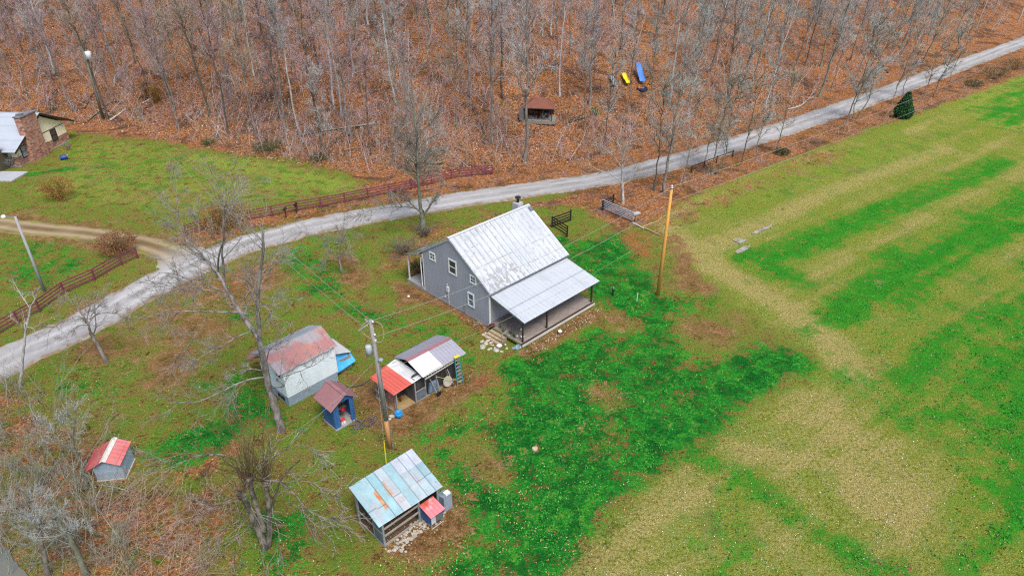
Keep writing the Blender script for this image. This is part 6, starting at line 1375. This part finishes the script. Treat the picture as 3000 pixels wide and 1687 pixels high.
# fallen limbs
def limb(pts,r,label,m,seed,ns=6,zf=None,name='fallen_branch'):
    P3=[G(*p)+np.array([0,0,r*1.2]) for p in pts];o=empty(name,P3[0],0,label,'branch');P=polyfit([p-P3[0] for p in P3],10)[None];R=np.linspace(r,r*.35,10)[None];rg=np.random.default_rng(seed);L_=[(P,R,6)]
    if ns: s=spawn(P,R,ns,.25,1,.2,.4,.7,.15,4,.5,.12,0,.012,rg,.4);L_+=[(*s,4),(*spawn(*s,4,.2,1,.3,.6,.7,.1,3,.6,.15,0,.009,rg,.5),3)]
    mesh_np('limb',*tubes(L_),m,o)
limb([z6(940,1420),z6(1060,1330),z6(1180,1250),z6(1290,1160)],.05,'long pale branch lying on the leaf litter in the lower left',B_grey,1)
limb([z6(845,1200),z6(770,1100),z6(700,1000),z6(640,950)],.04,'tan branch lying diagonally below the tiny hut',T_tan,2,4)
limb([z6(650,960),z6(690,870),z6(720,810)],.045,'pale forked stick propped just below the tiny hut',B_pale,3,5)
limb([z6(900,858),z6(820,835),z6(720,815)],.04,'pale branch on the ground right under the tiny hut door',B_pale,4,7)
limb([(258,355),(290,315),(325,308),(372,300)][0:1]+[(300,322),(330,300),(372,302)],.14,'grey log lying near the base of the woodland pole',B_grey,5,3,name='fallen_log')
limb([zA(900,1160),zA(960,1050),zA(1000,990)],.12,'log leaning downslope left of the woodland pole',B_dark,6,2,name='fallen_log')
limb([zA(1170,1290),zA(1260,1230),zA(1340,1170)],.16,'pale log just right of the woodland pole foot',B_pale,7,2,name='fallen_log')
limb([zA(1510,1110),zA(1580,1070),zA(1640,1035)],.12,'pale log on the slope further right of the woodland pole',B_pale,8,2,name='fallen_log')
limb([(1100,365),(1010,378),(940,388),(880,400)],.16,'fallen grey treetop at the front edge of the wood',T_yard,9,26,name='fallen_log')
limb([zB(1730,1390),zB(1650,1400),zB(1590,1385)],.2,'short dark log near the right half of the maroon fence',B_green,10,4,name='fallen_log')
limb([zC(690,935),zC(780,905),zC(860,890)],.14,'dark log lying left of the bright green shrub',B_dark,11,0,name='fallen_log')
limb([zD(500,780),zD(600,750),zD(700,640)],.13,'fallen limb at the foot of the split base roadside tree',B_pale,12,8,name='fallen_log')
limb([zD(1210,520),zD(1150,430),zD(1080,300)],.13,'bent dead limb hanging low on the right bank',B_dark,13,3,name='fallen_log')
# ---------------- fallen leaves
rg=np.random.default_rng(77)
def hillhit(u,v):
    a=(u-1500)/F;b=(v-843.5)/F;r=np.stack([a,C_-b*S_,-(S_+b*C_)],1);t=H/(-r[:,2]);lo=t*.2;hi=t.copy()
    st=np.linspace(0,1,90);T=lo[:,None]+(hi-lo)[:,None]*st[None];X=r[:,:1]*T;Y=r[:,1:2]*T;Z=H+r[:,2:]*T;m=Z<=bil(_TG,X,Y);i=np.where(m.any(1),m.argmax(1),89);k=np.arange(len(u));t0=T[k,np.maximum(i-1,0)];t1=T[k,i]
    f=np.random.default_rng(1).random(len(u));tt=t0+(t1-t0)*f;return np.stack([r[:,0]*tt,r[:,1]*tt,H+r[:,2]*tt],1)
def leaf_field(name,n,ur,vr,cond,size,pal,label,seed,z0=.05):
    rg=np.random.default_rng(seed);u=rg.uniform(*ur,n);v=rg.uniform(*vr,n);a=(u-1500)/F;b=(v-843.5)/F;r=np.stack([a,C_-b*S_,-(S_+b*C_)],1);t=H/(-r[:,2]);P=np.array([0,0,H])+r*t[:,None]
    if vr[1]<=520 and name=='leaf_litter': P=hillhit(u,v)
    k=cond(u,v,P,rg);P=P[k];P[:,2]=terrain(P[:,0],P[:,1])+z0+rg.uniform(0,.04,len(P));pal=np.array(pal);cols=pal[rg.integers(0,len(pal),len(P))]*rg.uniform(.6,1.1,(len(P),1))
    return tag(leaves_mesh(name,P,size,[mat_col('leaf_litter',.8,.1,3,.3)],None,rg,.75 if name!='grass_tufts' else .2,cols=cols),label,'leaves' if name!='grass_tufts' else 'grass',kind='stuff')
gi=lambda P: (np.clip(np.searchsorted(xs,P[:,0]),0,nxg-1)+np.clip(np.searchsorted(ys,P[:,1]),0,nyg-1)*nxg)
# leaf density follows what covers the ground: pale specks on the field, yellow ones in the yard
def notroad(P): return (dseg(P[:,0],P[:,1],ROAD)>2.4)
leaf_field('fallen_leaves',30000,(900,3050),(560,1700),lambda u,v,P,rg:notroad(P)&(rg.random(len(u))<np.where(ML['s'][gi(P)]>.5,.08+.62*ML['t'][gi(P)],.05)*np.clip((v-380)/900,.15,1)*(vnoise(P[:,0]*.5,P[:,1]*.5,5)+.3)),.040,[(.62,.58,.42),(.56,.50,.26),(.74,.72,.62),(.42,.33,.16)],'pale dead leaves dotted over the field',1)
leaf_field('fallen_leaves',26000,(0,1900),(330,1700),lambda u,v,P,rg:notroad(P)&(ML['s'][gi(P)]<.5)&(rg.random(len(u))<np.clip((v-200)/1100,.2,1)*(vnoise(P[:,0]*.45,P[:,1]*.45,7)**2.5)*1.1),.046,[(.55,.45,.10),(.50,.40,.16),(.42,.22,.08),(.60,.52,.30),(.36,.17,.08)],'yellow and brown leaves scattered over the yard',2)

def isw(P): return bil(_FG,P[:,0],P[:,1])>.0
leaf_field('leaf_litter',90000,(-60,3060),(-120,520),lambda u,v,P,rg:isw(P)&(P[:,1]<260),.13,[(.48,.20,.09),(.54,.34,.25),(.40,.15,.05),(.60,.45,.36),(.09,.05,.035),(.44,.25,.15),(.30,.12,.06)],'brown orange leaf litter over the wooded hillside',3)
gm_=lambda P: ML['g'][gi(P)]*(1-ML['t'][gi(P)]*.6)
leaf_field('grass_tufts',150000,(0,3050),(420,1700),lambda u,v,P,rg:notroad(P)&(rg.random(len(u))<gm_(P)**1.5*ss(fbm(P[:,0]*.8,P[:,1]*.8,88,3),.36,.62)),.075,[(.005,.08,.010),(.012,.2,.02),(.04,.33,.03),(.09,.36,.03),(.010,.14,.014),(.02,.27,.026)],'clumps of lush green grass',4,.03)
# ------------------------------------------------------------------ LIGHT, CAMERA
w=bpy.data.worlds.new('World');sc.world=w;w.use_nodes=True;nt=w.node_tree
sky=nt.nodes.new('ShaderNodeTexSky');sky.sky_type='NISHITA';sky.sun_disc=False
SE,SR=math.radians(58),math.radians(152)
sky.sun_elevation=SE;sky.sun_rotation=SR;sky.dust_density=3.;sky.air_density=1.;sky.ozone_density=1.
nt.links.new(sky.outputs[0],nt.nodes['Background'].inputs[0]);nt.nodes['Background'].inputs[1].default_value=.125
sl=bpy.data.lights.new('sun','SUN');sl.energy=2.0;sl.angle=math.radians(24);sl.color=(1.,.965,.92)
so=bpy.data.objects.new('sun',sl);COL.objects.link(so)
sd=Vector((math.sin(SR)*math.cos(SE),math.cos(SR)*math.cos(SE),math.sin(SE)))
so.rotation_euler=(-sd).to_track_quat('-Z','Y').to_euler();so.location=sd*100
cam=bpy.data.cameras.new('camera');cam.sensor_width=36;cam.lens=24;cam.clip_end=2000;cam.clip_start=.5
co=bpy.data.objects.new('camera',cam);COL.objects.link(co);co.location=(0,0,H);co.rotation_euler=(math.radians(90-30.4),0,0);sc.camera=co
sc.view_settings.view_transform='Standard';sc.view_settings.look='None';sc.view_settings.gamma=1;sc.view_settings.exposure=.70
sc.cycles.max_bounces=5;sc.cycles.diffuse_bounces=3;sc.cycles.use_denoising=False;sc.cycles.filter_width=1.2
